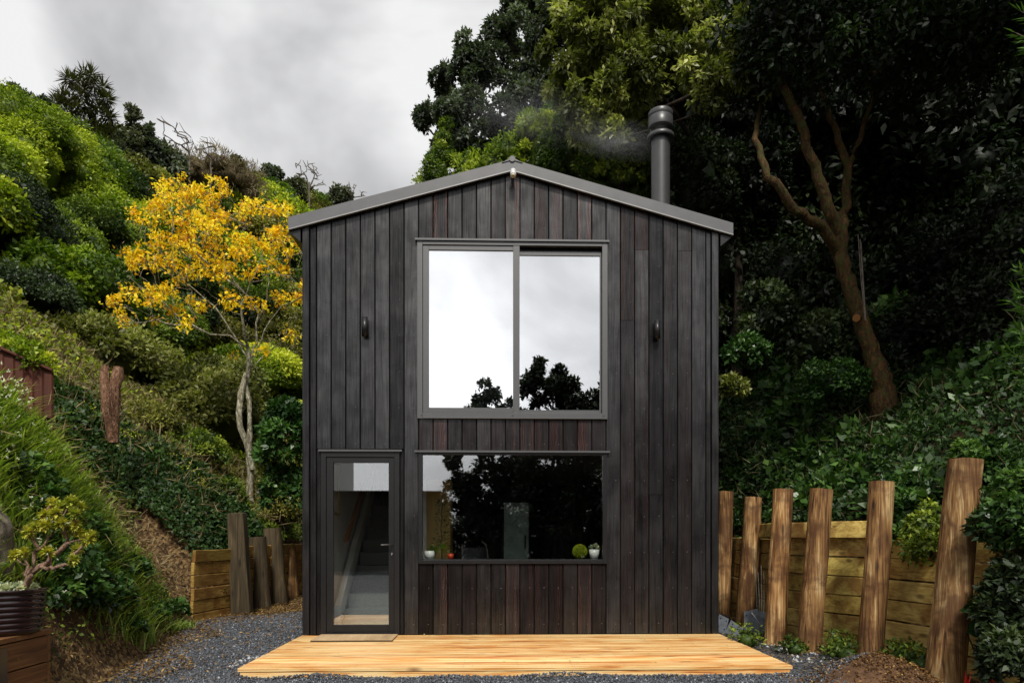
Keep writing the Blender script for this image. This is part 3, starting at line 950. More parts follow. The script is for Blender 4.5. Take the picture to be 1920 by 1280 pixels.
# left sash stands forward of the right one
m = MB()
zs0, zs1 = FZ(775), FZ(463)
sx0, sx1 = xi0 + .003, FX(974)
m.box(sx0, FX(804.6), -0.034, 0.0, zs0 + .003, zs1 - .003)
m.box(FX(962), sx1, -0.044, 0.0, zs0 - .02, zs1 - .003)
m.box(FX(804.6), FX(962), -0.034, 0.0, FZ(472), zs1 - .003)
m.box(FX(804.6), FX(962), -0.034, 0.0, zs0 + .003, FZ(765.5))
sash = m.build("sash", 'alu', win, bevel=0.0015)
pane(FX(804.6) - .004, FX(962) + .004, FZ(765.5) - .004, FZ(472) + .004, -0.016, 'glass_hi', sash)
m = MB()
rx0, rx1 = FX(974) + .004, xi1 - .003
m.box(FX(964), rx1, 0.004, 0.034, FZ(478), FZ(470.5))
m.box(FX(1125), rx1, 0.004, 0.034, FZ(775) + .003, FZ(478))
m.box(FX(964), FX(1125), 0.004, 0.034, FZ(775) + .003, FZ(768))
sash = m.build("sash", 'alu', win, bevel=0.0015)
pane(FX(964), FX(1125) + .004, FZ(768) - .004, FZ(478) + .004, 0.018, 'glass_hi', sash)
m = MB()
m.box(xi0, xi1, 0.036, 0.06, FZ(470), FZ(463))
m.build("head_track", 'alu_dark', win)
m = MB()
for px in (791, 961, 1131):
    m.tube([(FX(px), -0.0495, z0 + .035), (FX(px), -0.047, z0 + .035)], .008, 8)
m.build("drain_cap", 'black', win)
# roller blind behind the left pane, its lower half
m = MB()
m.box(FX(801), FX(963), 0.075, 0.08, FZ(770), FZ(615))
m.box(FX(801), FX(963), 0.068, 0.088, FZ(615), FZ(612.5))
m.build("roller_blind", 'blind', win)

lo_ = MB()
x0, x1, z0, z1 = lw_
frame_ring(lo_, x0, x1, z0, z1, FX(792.5) - x0, -0.048, 0.03, FZ(1048.5) - z0, z1 - FZ(853))
lwin = lo_.build("lower_window", 'alu_dark', house, bevel=0.002)
lwin["label"] = "wide lower picture window with pots on its sill"
head_flashing(778, 1142, 846.5, lwin)
pane(FX(792.5) - .004, x1 - (FX(792.5) - x0) + .004, FZ(1048.5) - .004, FZ(853) + .004, -0.01, 'glass_lo', lwin)
m = MB()
zs = FZ(1048.5)
m.box(x0 + .02, x1 - .02, 0.03, 0.34, zs - .03, zs)
m.build("sill_board", 'black', lwin)

# ---- door
x0, x1, z0, z1 = dr_
m = MB()
t = FX(613) - x0
m.box(x0, x0 + t, -0.045, 0.02, 0.003, z1)
m.box(x1 - t, x1, -0.045, 0.02, 0.003, z1)
m.box(x0 + t, x1 - t, -0.045, 0.02, FZ(857, 680), z1)
m.box(x0 + t, x1 - t, -0.06, 0.02, 0.003, 0.03)
dframe = m.build("door", 'alu_dark', house, bevel=0.002)
dframe["label"] = "glazed entrance door with black frame"
head_flashing(599, 755, 844.5, dframe)
m = MB()
lx0, lx1 = FX(613) + .003, x1 - t - .003
gx0_, gx1_, gz0, gz1 = FX(626), FX(729.5), FZ(1170, 680), FZ(867.5, 680)
m.box(lx0, gx0_, -0.032, 0.01, 0.034, FZ(857, 680) - .003)
m.box(gx1_, lx1, -0.032, 0.01, 0.034, FZ(857, 680) - .003)
m.box(gx0_, gx1_, -0.032, 0.01, 0.034, gz0)
m.box(gx0_, gx1_, -0.032, 0.01, gz1, FZ(857, 680) - .003)
leaf = m.build("door_leaf", 'alu_dark', dframe, bevel=0.002)
pane(gx0_ - .004, gx1_ + .004, gz0 - .004, gz1 + .004, -0.012, 'glass_lo', leaf)
m = MB()
hx, hz = FX(736), FZ(1021, 736)
m.box(hx - .012, hx + .012, -0.040, -0.032, hz - .13, hz + .03)
m.tube([(hx, -.04, hz), (hx, -.085, hz), (hx - .12, -.085, hz)], .009, 10)
m.build("door_handle", 'black', leaf)
m = MB()
kz = FZ(1037, 736)
m.tube([(hx, -.0405, kz), (hx, -.05, kz)], .008, 12)
m.box(hx - .003, hx + .003, -.07, -.05, kz - .022, kz + .004)
m.build("lock", 'edge', leaf)

# ---- interior seen through the glass
inn = empty("staircase", (FX(680), 1.2, 0.01), "grey carpeted stair with white stringer behind the glazed door", "stairs")
ix0 = XL0 + 0.14
m = MB()
m.box(ix0, ix0 + .02, 0.13, 3.5, 0.01, 2.5)
m.build("white_lining", 'whitewall', house)
sxa, sxb = FX(640), FX(768)
for k in range(9):
    m = MB()
    y0 = 0.95 + k * 0.26
    m.box(-.42, .55, y0 - 1.2, y0 + .26 - 1.2, -0.0, 0.18 * (k + 1))
    m.build("step", 'carpet', inn)
m = MB()
y0 = 0.75
m.hexa([(-.50, y0 - 1.2, 0.0), (-.425, y0 - 1.2, 0.0), (-.425, y0 + 2.5 - 1.2, 1.85), (-.50, y0 + 2.5 - 1.2, 1.85),
        (-.50, y0 - 1.2, 0.25), (-.425, y0 - 1.2, 0.25), (-.425, y0 + 2.5 - 1.2, 2.12), (-.50, y0 + 2.5 - 1.2, 2.12)])
m.build("stringer", 'ceramic', inn)
m = MB()
m.tube([(-.40, -0.25, 1.08), (-.36, 1.0, 2.0)], .035, 8)
m.build("handrail", 'rail', inn)
# framed picture on the white wall
pf = empty("framed_picture", (ix0 + .03, .75, 1.75), "pale framed picture hanging on the white wall inside the door", "picture")
m = MB()
for (a, b, c, d) in ((-.28, .28, .30, .34), (-.28, .28, -.34, -.30), (-.28, -.24, -.30, .30), (.24, .28, -.30, .30)):
    m.box(0, .03, a, b, c, d)
m.build("frame", 'lens', pf)
m = MB()
m.box(0.003, .012, -.24, .24, -.30, .30)
m.build("print", 'whitewall', pf)

p = UY(822, 985, 1.3)
cab = empty("plywood_cupboard", (p.x, 1.3, 0.01), "tall ochre plywood cupboard standing inside at the left of the lower window", "cupboard")
m = MB()
wv = (845 - 800) / 2 * 9.3 / FPX
m.box(-wv, wv, 0.02, .5, 0, UY(820, 900, 1.3).z)
m.build("carcass", 'ply', cab)
m = MB()
m.box(-wv + .03, wv - .01, 0, .018, .05, UY(820, 900, 1.3).z - .03)
m.build("cupboard_door", 'ply', cab)
m = MB()
m.box(-wv - .05, -wv, 0, .04, 0, UY(820, 900, 1.3).z)
m.build("white_trim", 'whitewall', cab)
p = UY(968, 995, 2.0)
gp = empty("frosted_glass_door", (p.x, 2.0, 0.01), "pale green frosted glass door inside, in the middle of the lower window", "door")
m = MB()
wv = 23 * 10 / FPX
m.box(-wv, wv, 0, .03, 0, UY(968, 943, 2.0).z)
m.build("glass_leaf", 'greenglass', gp)
m = MB()
m.tube([(wv - .05, -.03, .95), (wv - .05, -.03, 1.15)], .012, 8)
m.box(wv - .06, wv - .04, -.03, 0, 1.04, 1.06)
m.build("handle", 'black', gp)
# metal framed chair
p = UY(905, 1030, 1.0)
ch = empty("metal_framed_chair", (p.x, 1.1, 0.01), "dark chair with pale metal frame inside the lower window", "chair", rz=R(25))
m = MB()
for sx in (-.2, .2):
    m.tube([(sx, .2, 0), (sx, .18, .45), (sx, -.18, .46), (sx, -.22, 0)], .012, 8)
    m.tube([(sx, .18, .45), (sx, .24, .75), (sx * .9, .30, 1.02), (sx * .6, .31, 1.06)], .012, 8)
m.build("chair_frame", 'rod', ch)
m = MB(); m.box(-.21, .21, -.2, .2, .46, .49); m.build("seat", 'black', ch)
m = MB(); m.hexa([(-.19, .215, .62), (.19, .215, .62), (.19, .235, .62), (-.19, .235, .62), (-.19, .28, .98), (.19, .28, .98), (.19, .30, .98), (-.19, .30, .98)]); m.build("backrest", 'black', ch)

# ---- pots on the sill
zs = FZ(1048.5) + .001
def pot(x, y, r0, r1, h, mat, label, name="plant_pot", cat="plant pot"):
    t = empty(name, (x, y, zs), label, cat)
    m = MB()
    m.lathe([(.001, 0), (r0, 0), (r1, h), (r1 - .006, h), (r1 - .012, h - .015), (.001, h - .015)], 24)
    m.build("pot", mat, t)
    return t
def leaf_obj(name, mat, parent, P, D, L, W, tint=None, fold=.15):
    P = np.asarray(P, float); D = np.asarray(D, float)
    n = len(P)
    Nn = norm(np.cross(np.cross(D, np.array([0, 0, 1.0])) + rng.normal(0, .1, (n, 3)), D))
    g = leaf_geo(P, D, Nn, L, W, rng.uniform(.3, .9, n) if tint is None else tint, fold)
    return link_mesh(name, mesh_np(name, *g, mat), parent)
t = pot(UY(806, 1040, .14).x, .14, .052, .066, .10, 'ceramic', "squat white pot at the left end of the window sill")
n = 40
d = norm(rng.normal(0, 1, (n, 3)) + [0.5, 0, .9])
leaf_obj("foliage", 'lf_green', t, d * .02 + [0.02, 0, .085], d, rng.uniform(.04, .1, n), .035)
t = pot(UY(845, 1044, .14).x, .14, .028, .040, .065, 'redpot', "small red pot on the window sill beside the climbing plant")
t = pot(UY(1114, 1040, .14).x, .14, .048, .064, .115, 'ceramic', "tapered white pot with grey succulent at the right end of the window sill")
for cx, cy, cz in ((-.035, 0, .14), (.02, .01, .16), (.045, -.01, .13)):
    n = 26
    d = norm(rng.normal(0, 1, (n, 3)) + [0, 0, .6])
    leaf_obj("rosette", 'lf_pale', t, np.array([[cx, cy, cz]] * n), d, .042, .02)
bp = UY(1087, 1038, .14)
br = 14 * 8.14 / FPX
topi = empty("topiary_ball", (bp.x, .14, zs + br), "round lime green clipped ball of leaves on the sill next to the white pot", "topiary ball")
a = Acc()
n = 1300
d = rand_dir(n)
a.add(leaf_geo(d * br * .85, norm(d + rand_dir(n) * .5), norm(rand_dir(n) + d), .018, .012, rng.uniform(.5, 1, n)))
g, q = sphere_quads((0, 0, 0), br * .86, 14, 9)
a.add((g, q, np.full(len(q), .4)))
link_mesh("leaf_ball", a.mesh("leaf_ball", 'lf_lime'), topi)
# climbing plant behind the panes
cp = UY(828, 1040, .3)
clm = empty("climbing_plant", (cp.x, .32, zs), "tall dark climbing houseplant trained up in front of the ochre cupboard", "houseplant")
m = MB()
pts = [(random.uniform(-.012, .012), 0, z) for z in np.linspace(0, .68, 12)]
m.tube(pts, .006, 5)
m.build("stem", 'bark_dark', clm)
Ps, Ds = [], []
for q in range(120):
    z = random.uniform(.08, .72)
    s = random.choice((-1, 1))
    ln = random.uniform(0, .09) * (1.25 - z)
    Ps.append((s * ln, random.uniform(-.03, .03), z + random.uniform(-.02, .02)))
    Ds.append((s * random.uniform(.2, 1), random.uniform(-.5, .5), random.uniform(-.2, .9)))
leaf_obj("foliage", 'lf_dark', clm, Ps, Ds, .045, .03)
n = 24
d = norm(rng.normal(0, 1, (n, 3)) + [0, -.2, .5])
leaf_obj("fresh_leaf", 'lf_green', clm, d * .03 + [0, -.05, .10], d, .08, .045, .8)

# ------------------------------------------------------------------ deck, mat
dk_x0, dk_x1, dk_y0 = XL0 - 0.005, XR0 + 0.005, -2.02
deck = empty("timber_deck", (0, 0, 0), "low new pine deck of long planks in front of the black house", "deck")
np_ = 14
pw = (0 - .03 - dk_y0) / np_
for i in range(np_):
    m = MB()
    y0 = dk_y0 + i * pw
    dx = random.uniform(-.004, .004)
    m.box(dk_x0 + dx, dk_x1 + dx, y0 + .0055, y0 + pw - .0055, -0.032, 0.0 + random.uniform(-.0015, .0015))
    o = m.build("plank", 'deck', deck, bevel=0.003)
    c_ = random.uniform(.84, 1.05)
    o.color = (c_, c_ * random.uniform(.97, 1.02), c_, 1)
for (a, b, c, d) in ((dk_x0 + .02, dk_x1 - .02, dk_y0 + .012, dk_y0 + .055), (dk_x0 + .015, dk_x0 + .06, dk_y0 + .056, -.04), (dk_x1 - .06, dk_x1 - .015, dk_y0 + .056, -.04)):
    m = MB()
    m.box(a, b, c, d, -0.19, -0.036)
    m.build("fascia_board", 'deck', deck, bevel=.002)
# screw heads, two on every joist line
m = MB()
for i in range(np_):
    for x_ in np.linspace(dk_x0 + .05, dk_x1 - .05, 11):
        for q_ in (.03, .11):
            xx, yy = x_ + random.uniform(-.004, .004), dk_y0 + i * pw + q_
            m.add([(xx + .0045 * math.cos(t_), yy + .0045 * math.sin(t_), .0022) for t_ in (0, 1.05, 2.1, 3.14, 4.19, 5.24)], [(0, 1, 2, 3, 4, 5)])
tag(m.build("screw_head", 'nail', deck), kind='stuff')
# fallen leaves on the planks
a = Acc()
n = 70
P = np.stack([rng.uniform(-2.3, 2.35, n), -rng.random(n) ** 1.5 * 1.9 - .05, np.full(n, .004)], 1)
a.add(leaf_geo(P, norm(np.stack([rng.normal(size=n), rng.normal(size=n), rng.uniform(0, .25, n)], 1)), np.tile([0, 0, 1.0], (n, 1)), rng.uniform(.012, .04, n), rng.uniform(.006, .02, n), rng.uniform(.6, 1, n)))
tag(link_mesh("fallen_leaves", a.mesh("fallen_leaves", 'lf_bright')), "a few small yellow leaves blown against the wall foot on the deck", "leaves", kind='stuff')

pm0, pm1 = UG(583, 1199, 0.02), UG(735, 1199, 0.02)
matt = empty("doormat", (0, 0, 0), "brown coir doormat on the deck in front of the door", "doormat")
m = MB()
xa, xb = pm0.x, pm1.x
m.box(xa, xb, pm0.y, pm0.y + .42, 0.002, 0.022)
m.build("coir_pad", 'coir', matt, bevel=.004)
m = MB()
frame_ring_y = [(xa - .004, xb + .004, pm0.y - .004, pm0.y + .002)]
m.box(xa - .006, xb + .006, pm0.y - .006, pm0.y - .0005, .002, .012)
m.build("mat_edging", 'black', matt)

# ------------------------------------------------------------------ retaining walls
def pile(parent, b, t, r, mat='pole', n=14, name="post"):
    """a peeled log with knots, checks and an uneven sawn top"""
    b = Vector(b); t = Vector(t)
    ax = (t - b)
    m = MB()
    k = 16
    vs, fs = [], []
    u = ax.cross(Vector((0, 1, 0))).normalized()
    w = ax.cross(u).normalized()
    ph = [random.uniform(0, 6.28) for _ in range(4)]
    for j in range(k + 1):
        f = j / k
        c = b + ax * f
        rr = r * (1.06 - 0.10 * f)
        for i in range(n):
            a = 2 * math.pi * i / n
            q = rr * (1 + .035 * math.sin(2 * a + ph[0] + 2 * f) + .02 * math.sin(3 * a + ph[1] - 5 * f) + .02 * math.sin(9 * f + ph[2] + a) + random.uniform(-.012, .012))
            vs.append(c + u * math.cos(a) * q + w * math.sin(a) * q + Vector((0, 0, random.uniform(-.004, .004) if j == k else 0)))
    for j in range(k):
        for i in range(n):
            fs.append((j * n + i, j * n + (i + 1) % n, (j + 1) * n + (i + 1) % n, (j + 1) * n + i))
    m.add(vs, fs, True)
    top = len(m.v)
    m.add(vs[-n:] + [t + Vector((0, 0, -.004))], [(i, (i + 1) % n, n) for i in range(n)])
    m.add(vs[:n], [tuple(range(n))])
    return m.build(name, mat, parent)

rwall = empty("retaining_wall", (3.6, 0, G0), "timber retaining wall of leaning round piles and stacked sleepers right of the house", "retaining wall")
rw = Vector((3.6, 0, G0))
PR = [  # base px, py, top px, py, depth, radius
    (1353, 1165, 1362, 921, 10.8, .118), (1397, 1166, 1412, 932, 9.3, .125), (1451, 1210, 1469, 917, 7.8, .116),
    (1514, 1228, 1541, 917, 7.25, .122), (1631, 1232, 1654, 903, 6.6, .116), (1770, 1268, 1810, 862, 5.65, .138)]
tops = []
for i, (bx, by, tx, ty, d, r) in enumerate(PR):
    b = U(bx, by, d); t = U(tx, ty, d + .02)
    b.z -= .08
    p = pile(rwall, b - rw, t - rw, r)
    tops.append((b, t))
# sleepers behind the piles, one course above another, butt-jointed behind each pile
line = [Vector((3.80, 4.9, 0))] + [Vector((U(p_, 1100, d_).x, U(p_, 1100, d_).y, 0)) for p_, d_ in ((1360, 11.2), (1405, 9.75), (1459, 8.2), (1524, 7.62), (1641, 7.0), (1792, 6.02))] + [Vector((4.5, -4.2, 0))]
def sleeper_wall(parent, org, line, z0, course, count, mat, thick=.05, lean=.06, side=1, ragged=None, x_end=None):
    for s in range(len(line) - 1):
        a, b = line[s], line[s + 1]
        dd = (b - a).normalized()
        nrm = Vector((-dd.y, dd.x, 0)) * side
        for k in range(count):
            if ragged and ragged(s, k):
                continue
            m = MB()
            za = z0 + k * course + random.uniform(-.004, .004)
            zb = za + course - random.uniform(.008, .016)
            off = lean * (k * course) + random.uniform(-.006, .006)
            off2 = off + lean * course
            e = random.uniform(.004, .012)
            p0, p1 = a + dd * e, b - dd * e
            tz = random.uniform(-.006, .006)
            P = []
            for (o_, z, tt) in ((off, za, 0), (off2, zb, 1)):
                for (p, q, zz) in ((p0, 0, 0), (p1, 0, tz), (p1, thick, tz), (p0, thick, 0)):
                    v = p + nrm * (o_ + q)
                    P.append(Vector((v.x, v.y, z + zz)) - org)
            m.hexa(P)
            c = random.uniform(.8, 1.1)
            o = m.build("sleeper", mat, parent, bevel=.006)
            t_ = (.72, .62, .5) if parent.name.endswith('001') else (1, 1, 1)
            o.color = (c * t_[0], c * random.uniform(.93, 1.03) * t_[1], c * random.uniform(.8, 1.0) * t_[2], 1)
sleeper_wall(rwall, rw, line, -.10, .205, 6, 'sleeper', side=1)
# one more course of sleepers on top
sleeper_wall(rwall, rw, [p.copy() for p in line[2:6]], -.10 + 6 * .205, .19, 1, 'sleeper', lean=.12, side=1)

lwall = empty("retaining_wall", (-4.4, 3.5, G0), "weathered retaining wall of planks and dark posts left of the house", "retaining wall")
lwg = Vector((-4.4, 3.5, G0))
LP = [(455, 1152, 444, 962, 10.75, .13), (491, 1140, 483, 1006, 11.6, .15), (522, 1133, 510, 990, 12.3, .16), (546, 1120, 542, 1024, 13.6, .14), (600, 1110, 598, 1020, 15.2, .14)]
for i, (bx, by, tx, ty, d, r) in enumerate(LP):
    b = U(bx, by, d); t = U(tx, ty, d)
    b.z -= .08
    if i == 0:    # squared post
        m = MB()
        ax = t - b
        P = []
        for c, s in ((b, 1.15), (t, .95)):
            for (q, y) in ((-1, -1), (1, -1), (1, 1), (-1, 1)):
                P.append(c + Vector((q * r * s, y * .09, random.uniform(-.01, .01))) - lwg)
        m.hexa(P)
        m.build("post", 'oldpost', lwall, bevel=.008)
    else:
        pile(lwall, b - lwg, t - lwg, r, 'oldpost' if i < 3 else 'pole')
A = U(360, 1100, 9.75); B = U(447, 1100, 10.95)
sleeper_wall(lwall, lwg, [Vector((A.x, A.y, 0)), Vector((B.x, B.y, 0))], -.15, .185, 6, 'sleeper', lean=-.04, side=1)
P2 = [Vector((B.x - .02, B.y + .05, 0))] + [Vector((U(p, 1100, d).x, U(p, 1100, d).y, 0)) for p, d in ((505, 12.1), (548, 13.9), (600, 15.6))]
sleeper_wall(lwall, lwg, P2, -.15, .19, 6, 'sleeper', lean=-.03, side=1)

def HIT(px, py, d0=3.0, d1=60.0, st=.05):
    """first point of the ground seen at that place of the photograph"""
    d = d0
    while d < d1:
        p = U(px, py, d)
        if p.z < float(H(p.x, p.y)):
            return p
        d += st
    return U(px, py, d1)

# ------------------------------------------------------------------ generic growers
def grow(limbs, attract, step=.28, up=0.15, rmin=.006, pw=2.3, rscale=1.0, wob=.12):
    """limbs: list of polylines (world), attract: points twigs must reach. Returns nodes, parents, radii"""
    nodes, par = [], []
    def near(p):
        A_ = np.array(nodes)
        return int(np.argmin(((A_ - p) ** 2).sum(1)))
    for L in limbs:
        L = [np.array(p, float) for p in L]
        if not nodes:
            nodes.append(L[0]); par.append(-1)
            cur = 0
        else:
            cur = near(L[0])
        for a, b in zip(L[:-1], L[1:]):
            n = max(1, int(np.linalg.norm(b - a) / step))
            for k in range(1, n + 1):
                p = a + (b - a) * k / n + rng.normal(0, .012, 3)
                nodes.append(p); par.append(cur); cur = len(nodes) - 1
    root = nodes[0]
    att = sorted(attract, key=lambda p: np.linalg.norm(np.asarray(p) - nodes[len(nodes) // 2]))
    for p in att:
        p = np.array(p, float)
        A_ = np.array(nodes)
        d = np.linalg.norm(A_ - p, axis=1) + np.maximum(0, A_[:, 2] - p[2] + .1) * 1.2
        i = int(np.argmin(d))
        a = nodes[i]
        ln = np.linalg.norm(p - a)
        n = max(1, int(ln / step))
        side = rng.normal(0, 1, 3) * ln * wob
        cur = i
        for k in range(1, n + 1):
            f = k / n
            q = a + (p - a) * f + side * math.sin(f * math.pi) * .5 + np.array([0, 0, -up * ln * f * (1 - f)])
            nodes.append(q); par.append(cur); cur = len(nodes) - 1
    n = len(nodes)
    acc_ = np.zeros(n)
    kids = np.zeros(n, int)
    for i in range(n):
        if par[i] >= 0:
            kids[par[i]] += 1
    for i in range(n - 1, 0, -1):
        if kids[i] == 0:
            acc_[i] = rmin ** pw
        acc_[par[i]] += acc_[i]
    rad = np.maximum(acc_, rmin ** pw) ** (1 / pw) * rscale
    return nodes, par, rad, kids

def wood(nodes, par, rad, name, mat, parent, org, n=6, rcap=None):
    """one mesh of tapered tubes following the chains of a skeleton"""
    ch = {}
    for i, p in enumerate(par):
        ch.setdefault(p, []).append(i)
    m = MB()
    stack = [(0, None)]
    while stack:
        s, fr = stack.pop()
        chain = [fr, s] if fr is not None else [s]
        cur = s
        while ch.get(cur):
            ks = sorted(ch[cur], key=lambda k: -rad[k])
            for k in ks[1:]:
                stack.append((k, cur))
            cur = ks[0]
            chain.append(cur)
        if len(chain) < 2:
            continue
        rr = [rad[i] for i in chain]
        if fr is not None:
            rr[0] = rr[1]
        if rcap:
            rr = [min(r, rcap) for r in rr]
        rr[-1] *= .5
        k = n if max(rr) > .03 else (5 if max(rr) > .012 else 3)
        m.tube([Vector(nodes[i]) - org for i in chain], rr, k, cap=False)
    return m.build(name, mat, parent)

def bush(name, label, cat, mat, c, rx, ry, rz, n, ll, puffs=26, pr=.36, group=None, low=-.3, jitter=.1, core=.6, lw=None, spread=.55, droop=0., tvar=.22, z=None):
    """a shrub mass centred at c (world), its own mesh"""
    a = Acc()
    cen, r = dome_puffs(puffs, rx, ry, rz, pr * (rx + ry + rz) / 3, jitter, low)
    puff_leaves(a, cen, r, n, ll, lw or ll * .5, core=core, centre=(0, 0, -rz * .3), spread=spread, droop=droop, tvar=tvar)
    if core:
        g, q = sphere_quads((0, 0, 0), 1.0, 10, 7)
        a.add((g * np.array([rx, ry, rz]) * .62, q, np.full(len(q), .15)))  # inner mass coloured dark to stand for shade inside the shrub
    o = link_mesh(name, a.mesh(name, mat), None, tuple(c))
    tag(o, label, cat, group)
    return o

# ------------------------------------------------------------------ left hillside shrubs
# (px, py, depth, half width px, half height px, material, leaves, leaf length, label)
LB = [
 (30, 315, 25, 140, 125, 'lf_lime', 15000, .17, "huge rounded shrub with yellow-green tips at the upper left edge"),
 (170, 350, 23, 95, 90, 'lf_green', 10000, .16, "broad mid green shrub right of the huge rounded one"),
 (-10, 440, 19, 120, 110, 'lf_dark', 10000, .14, "dark green shrub mass at the left edge"),
 (95, 470, 18.5, 85, 85, 'lf_green', 10000, .13, "deep green leafy shrub in the left middle of the slope"),
 (185, 425, 18, 84, 78, 'lf_lime', 13000, .12, "bright lime round shrub left of the yellow tree"),
 (40, 560, 15.5, 100, 60, 'lf_dark', 8000, .12, "dark shaded shrub above the dry bank"),
 (150, 545, 15.5, 75, 60, 'lf_dark', 7000, .12, "dark shrub under the bright lime one"),
 (135, 625, 13, 60, 45, 'lf_green', 6000, .09, "small leafy shrub behind the reddish fence"),
 (235, 300, 31, 80, 46, 'lf_olive', 7000, .2, "olive domed shrub below the cabbage tree"),
 (300, 360, 27, 60, 60, 'lf_dark', 6000, .18, "dark round shrub behind the left edge of the yellow crown"),
 (235, 480, 20, 50, 70, 'lf_green', 6000, .13, "green shrub at the left of the yellow tree's lower branches"),
 (330, 470, 21, 90, 85, 'lf_green', 9000, .15, "green thicket behind the left half of the yellow crown"),
 (430, 520, 19, 85, 80, 'lf_lime', 9000, .13, "light green thicket behind the yellow tree's fork"),
 (530, 500, 21, 70, 85, 'lf_green', 8000, .14, "green shrub between the yellow tree and the house corner"),
 (400, 400, 30, 90, 50, 'lf_lime', 7000, .2, "yellow-green mound above the yellow crown"),
 (500, 415, 32, 90, 45, 'lf_lime', 7000, .2, "yellow-green mound left of the roof end"),
 (290, 620, 16, 90, 60, 'lf_green', 8000, .11, "shaded green shrub left of the yellow tree trunk"),
 (240, 590, 17, 70, 60, 'lf_dark', 7000, .12, "dark shrub under the yellow tree's lowest left branch"),
 (390, 640, 16, 80, 50, 'lf_olive', 7000, .11, "olive shrub just left of the yellow tree's fork"),
 (290, 720, 12.5, 85, 46, 'lf_green', 8000, .085, "small leaved shrub right of the brown stump"),
 (385, 750, 13, 70, 50, 'lf_dark', 7000, .085, "dark small leaved shrub in the middle of the gully"),
 (270, 800, 11.5, 70, 40, 'lf_olive', 6500, .075, "olive green shrub below the brown stump"),
 (350, 850, 12, 75, 42, 'lf_green', 7500, .075, "green scrub above the left retaining wall"),
 (430, 830, 12.8, 50, 50, 'lf_olive', 6000, .08, "olive scrub just left of the lichened trunk"),
 (535, 640, 17, 60, 70, 'lf_olive', 7000, .11, "yellowish shrub between trunk and house corner"),
 (550, 735, 15, 50, 60, 'lf_green', 6000, .10, "green shrub beside the house corner at mid height"),
 (500, 960, 13.5, 65, 50, 'lf_olive', 6000, .07, "twiggy grey-green scrub above the old dark posts"),
 (415, 925, 12.8, 40, 36, 'lf_green', 4500, .07, "low green shrub behind the squared dark post"),
]
for (px, py, d, wx, hz, mt, n, ll, lb) in LB:
    dd_ = 10.0       # stand the shrub where its line of sight meets the slope
    while dd_ < 60:
        c = U(px, py, dd_)
        if c.z < float(H(c.x, c.y)) + .35 * hz * dd_ / FPX:
            break
        dd_ += .25
    d = dd_
    s = d / FPX
    ll = 6.3 * s
    n = int(min(30000, 1.9 * wx * hz))
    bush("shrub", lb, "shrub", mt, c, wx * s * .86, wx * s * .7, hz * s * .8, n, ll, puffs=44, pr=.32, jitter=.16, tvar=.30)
# glossy big-leaved shrub at the house corner
c = U(540, 845, 12.4)
bush("glossy_shrub", "glossy dark shrub with large leaves right of the lichened trunk, touching the house corner", "shrub", 'lf_cover', c, .34, .42, .85, 3800, .13, puffs=30, pr=.30, lw=.06, core=0)
c = U(545, 935, 12.6)
bush("glossy_shrub", "lower glossy dark shrub behind the round posts, under the tall glossy one", "shrub", 'lf_cover', c, .42, .4, .5, 2400, .11, puffs=20, pr=.3, lw=.05, core=0)

# far slope: countless mounds, individually copied from four bushes
proto = []
for k, mt in enumerate(['lf_olive', 'lf_green', 'lf_lime', 'lf_dark']):
    a = Acc()
    cen, r = dome_puffs(22, 1, 1, .75, .36, .1, -.2)
    puff_leaves(a, cen, r, 9000, .11, .06, centre=(0, 0, -.3), core=.6)
    g, q = sphere_quads((0, 0, 0), .6, 10, 7)
    a.add((g, q, np.full(len(q), .15)))  # dark tint on the core imitates the shaded inside
    proto.append(a.mesh("hillside_shrub", mt))
gl = {0: "olive round shrub on the far hillside", 1: "green round shrub on the far hillside", 2: "yellow-green round shrub on the far hillside", 3: "dark round shrub on the far hillside"}
cnt = 0
for d in [float(v_) for v_ in np.linspace(19, 78, 22)]:
    for px in np.arange(-60, 760, 1280 / d * 2.1):
        p = px + random.uniform(-25, 25)
        lat = float((p - 960) / FPX * d)
        q = CAM + d * FW + RT * lat
        if q.x > Xl(q.y) - 2.2:
            if not (q.y > 14 and q.x < 3):
                continue
        z = float(H(q.x, q.y))
        k = random.choices([0, 1, 2, 3], [4, 3, 3, 2])[0]
        s = random.uniform(.9, 1.6) * (1 + max(0, d - 35) / 60)
        o = link_mesh("hillside_shrub", proto[k], None, (q.x + random.uniform(-.6, .6), q.y + random.uniform(-.8, .8), z + .15 * s), (0, 0, random.uniform(0, 6.28)), (s, s, s * random.uniform(.7, 1.0)))
        tag(o, gl[k], "shrub", gl[k].replace("shrub", "shrubs"))
        cnt += 1
print("hillside shrubs", cnt)

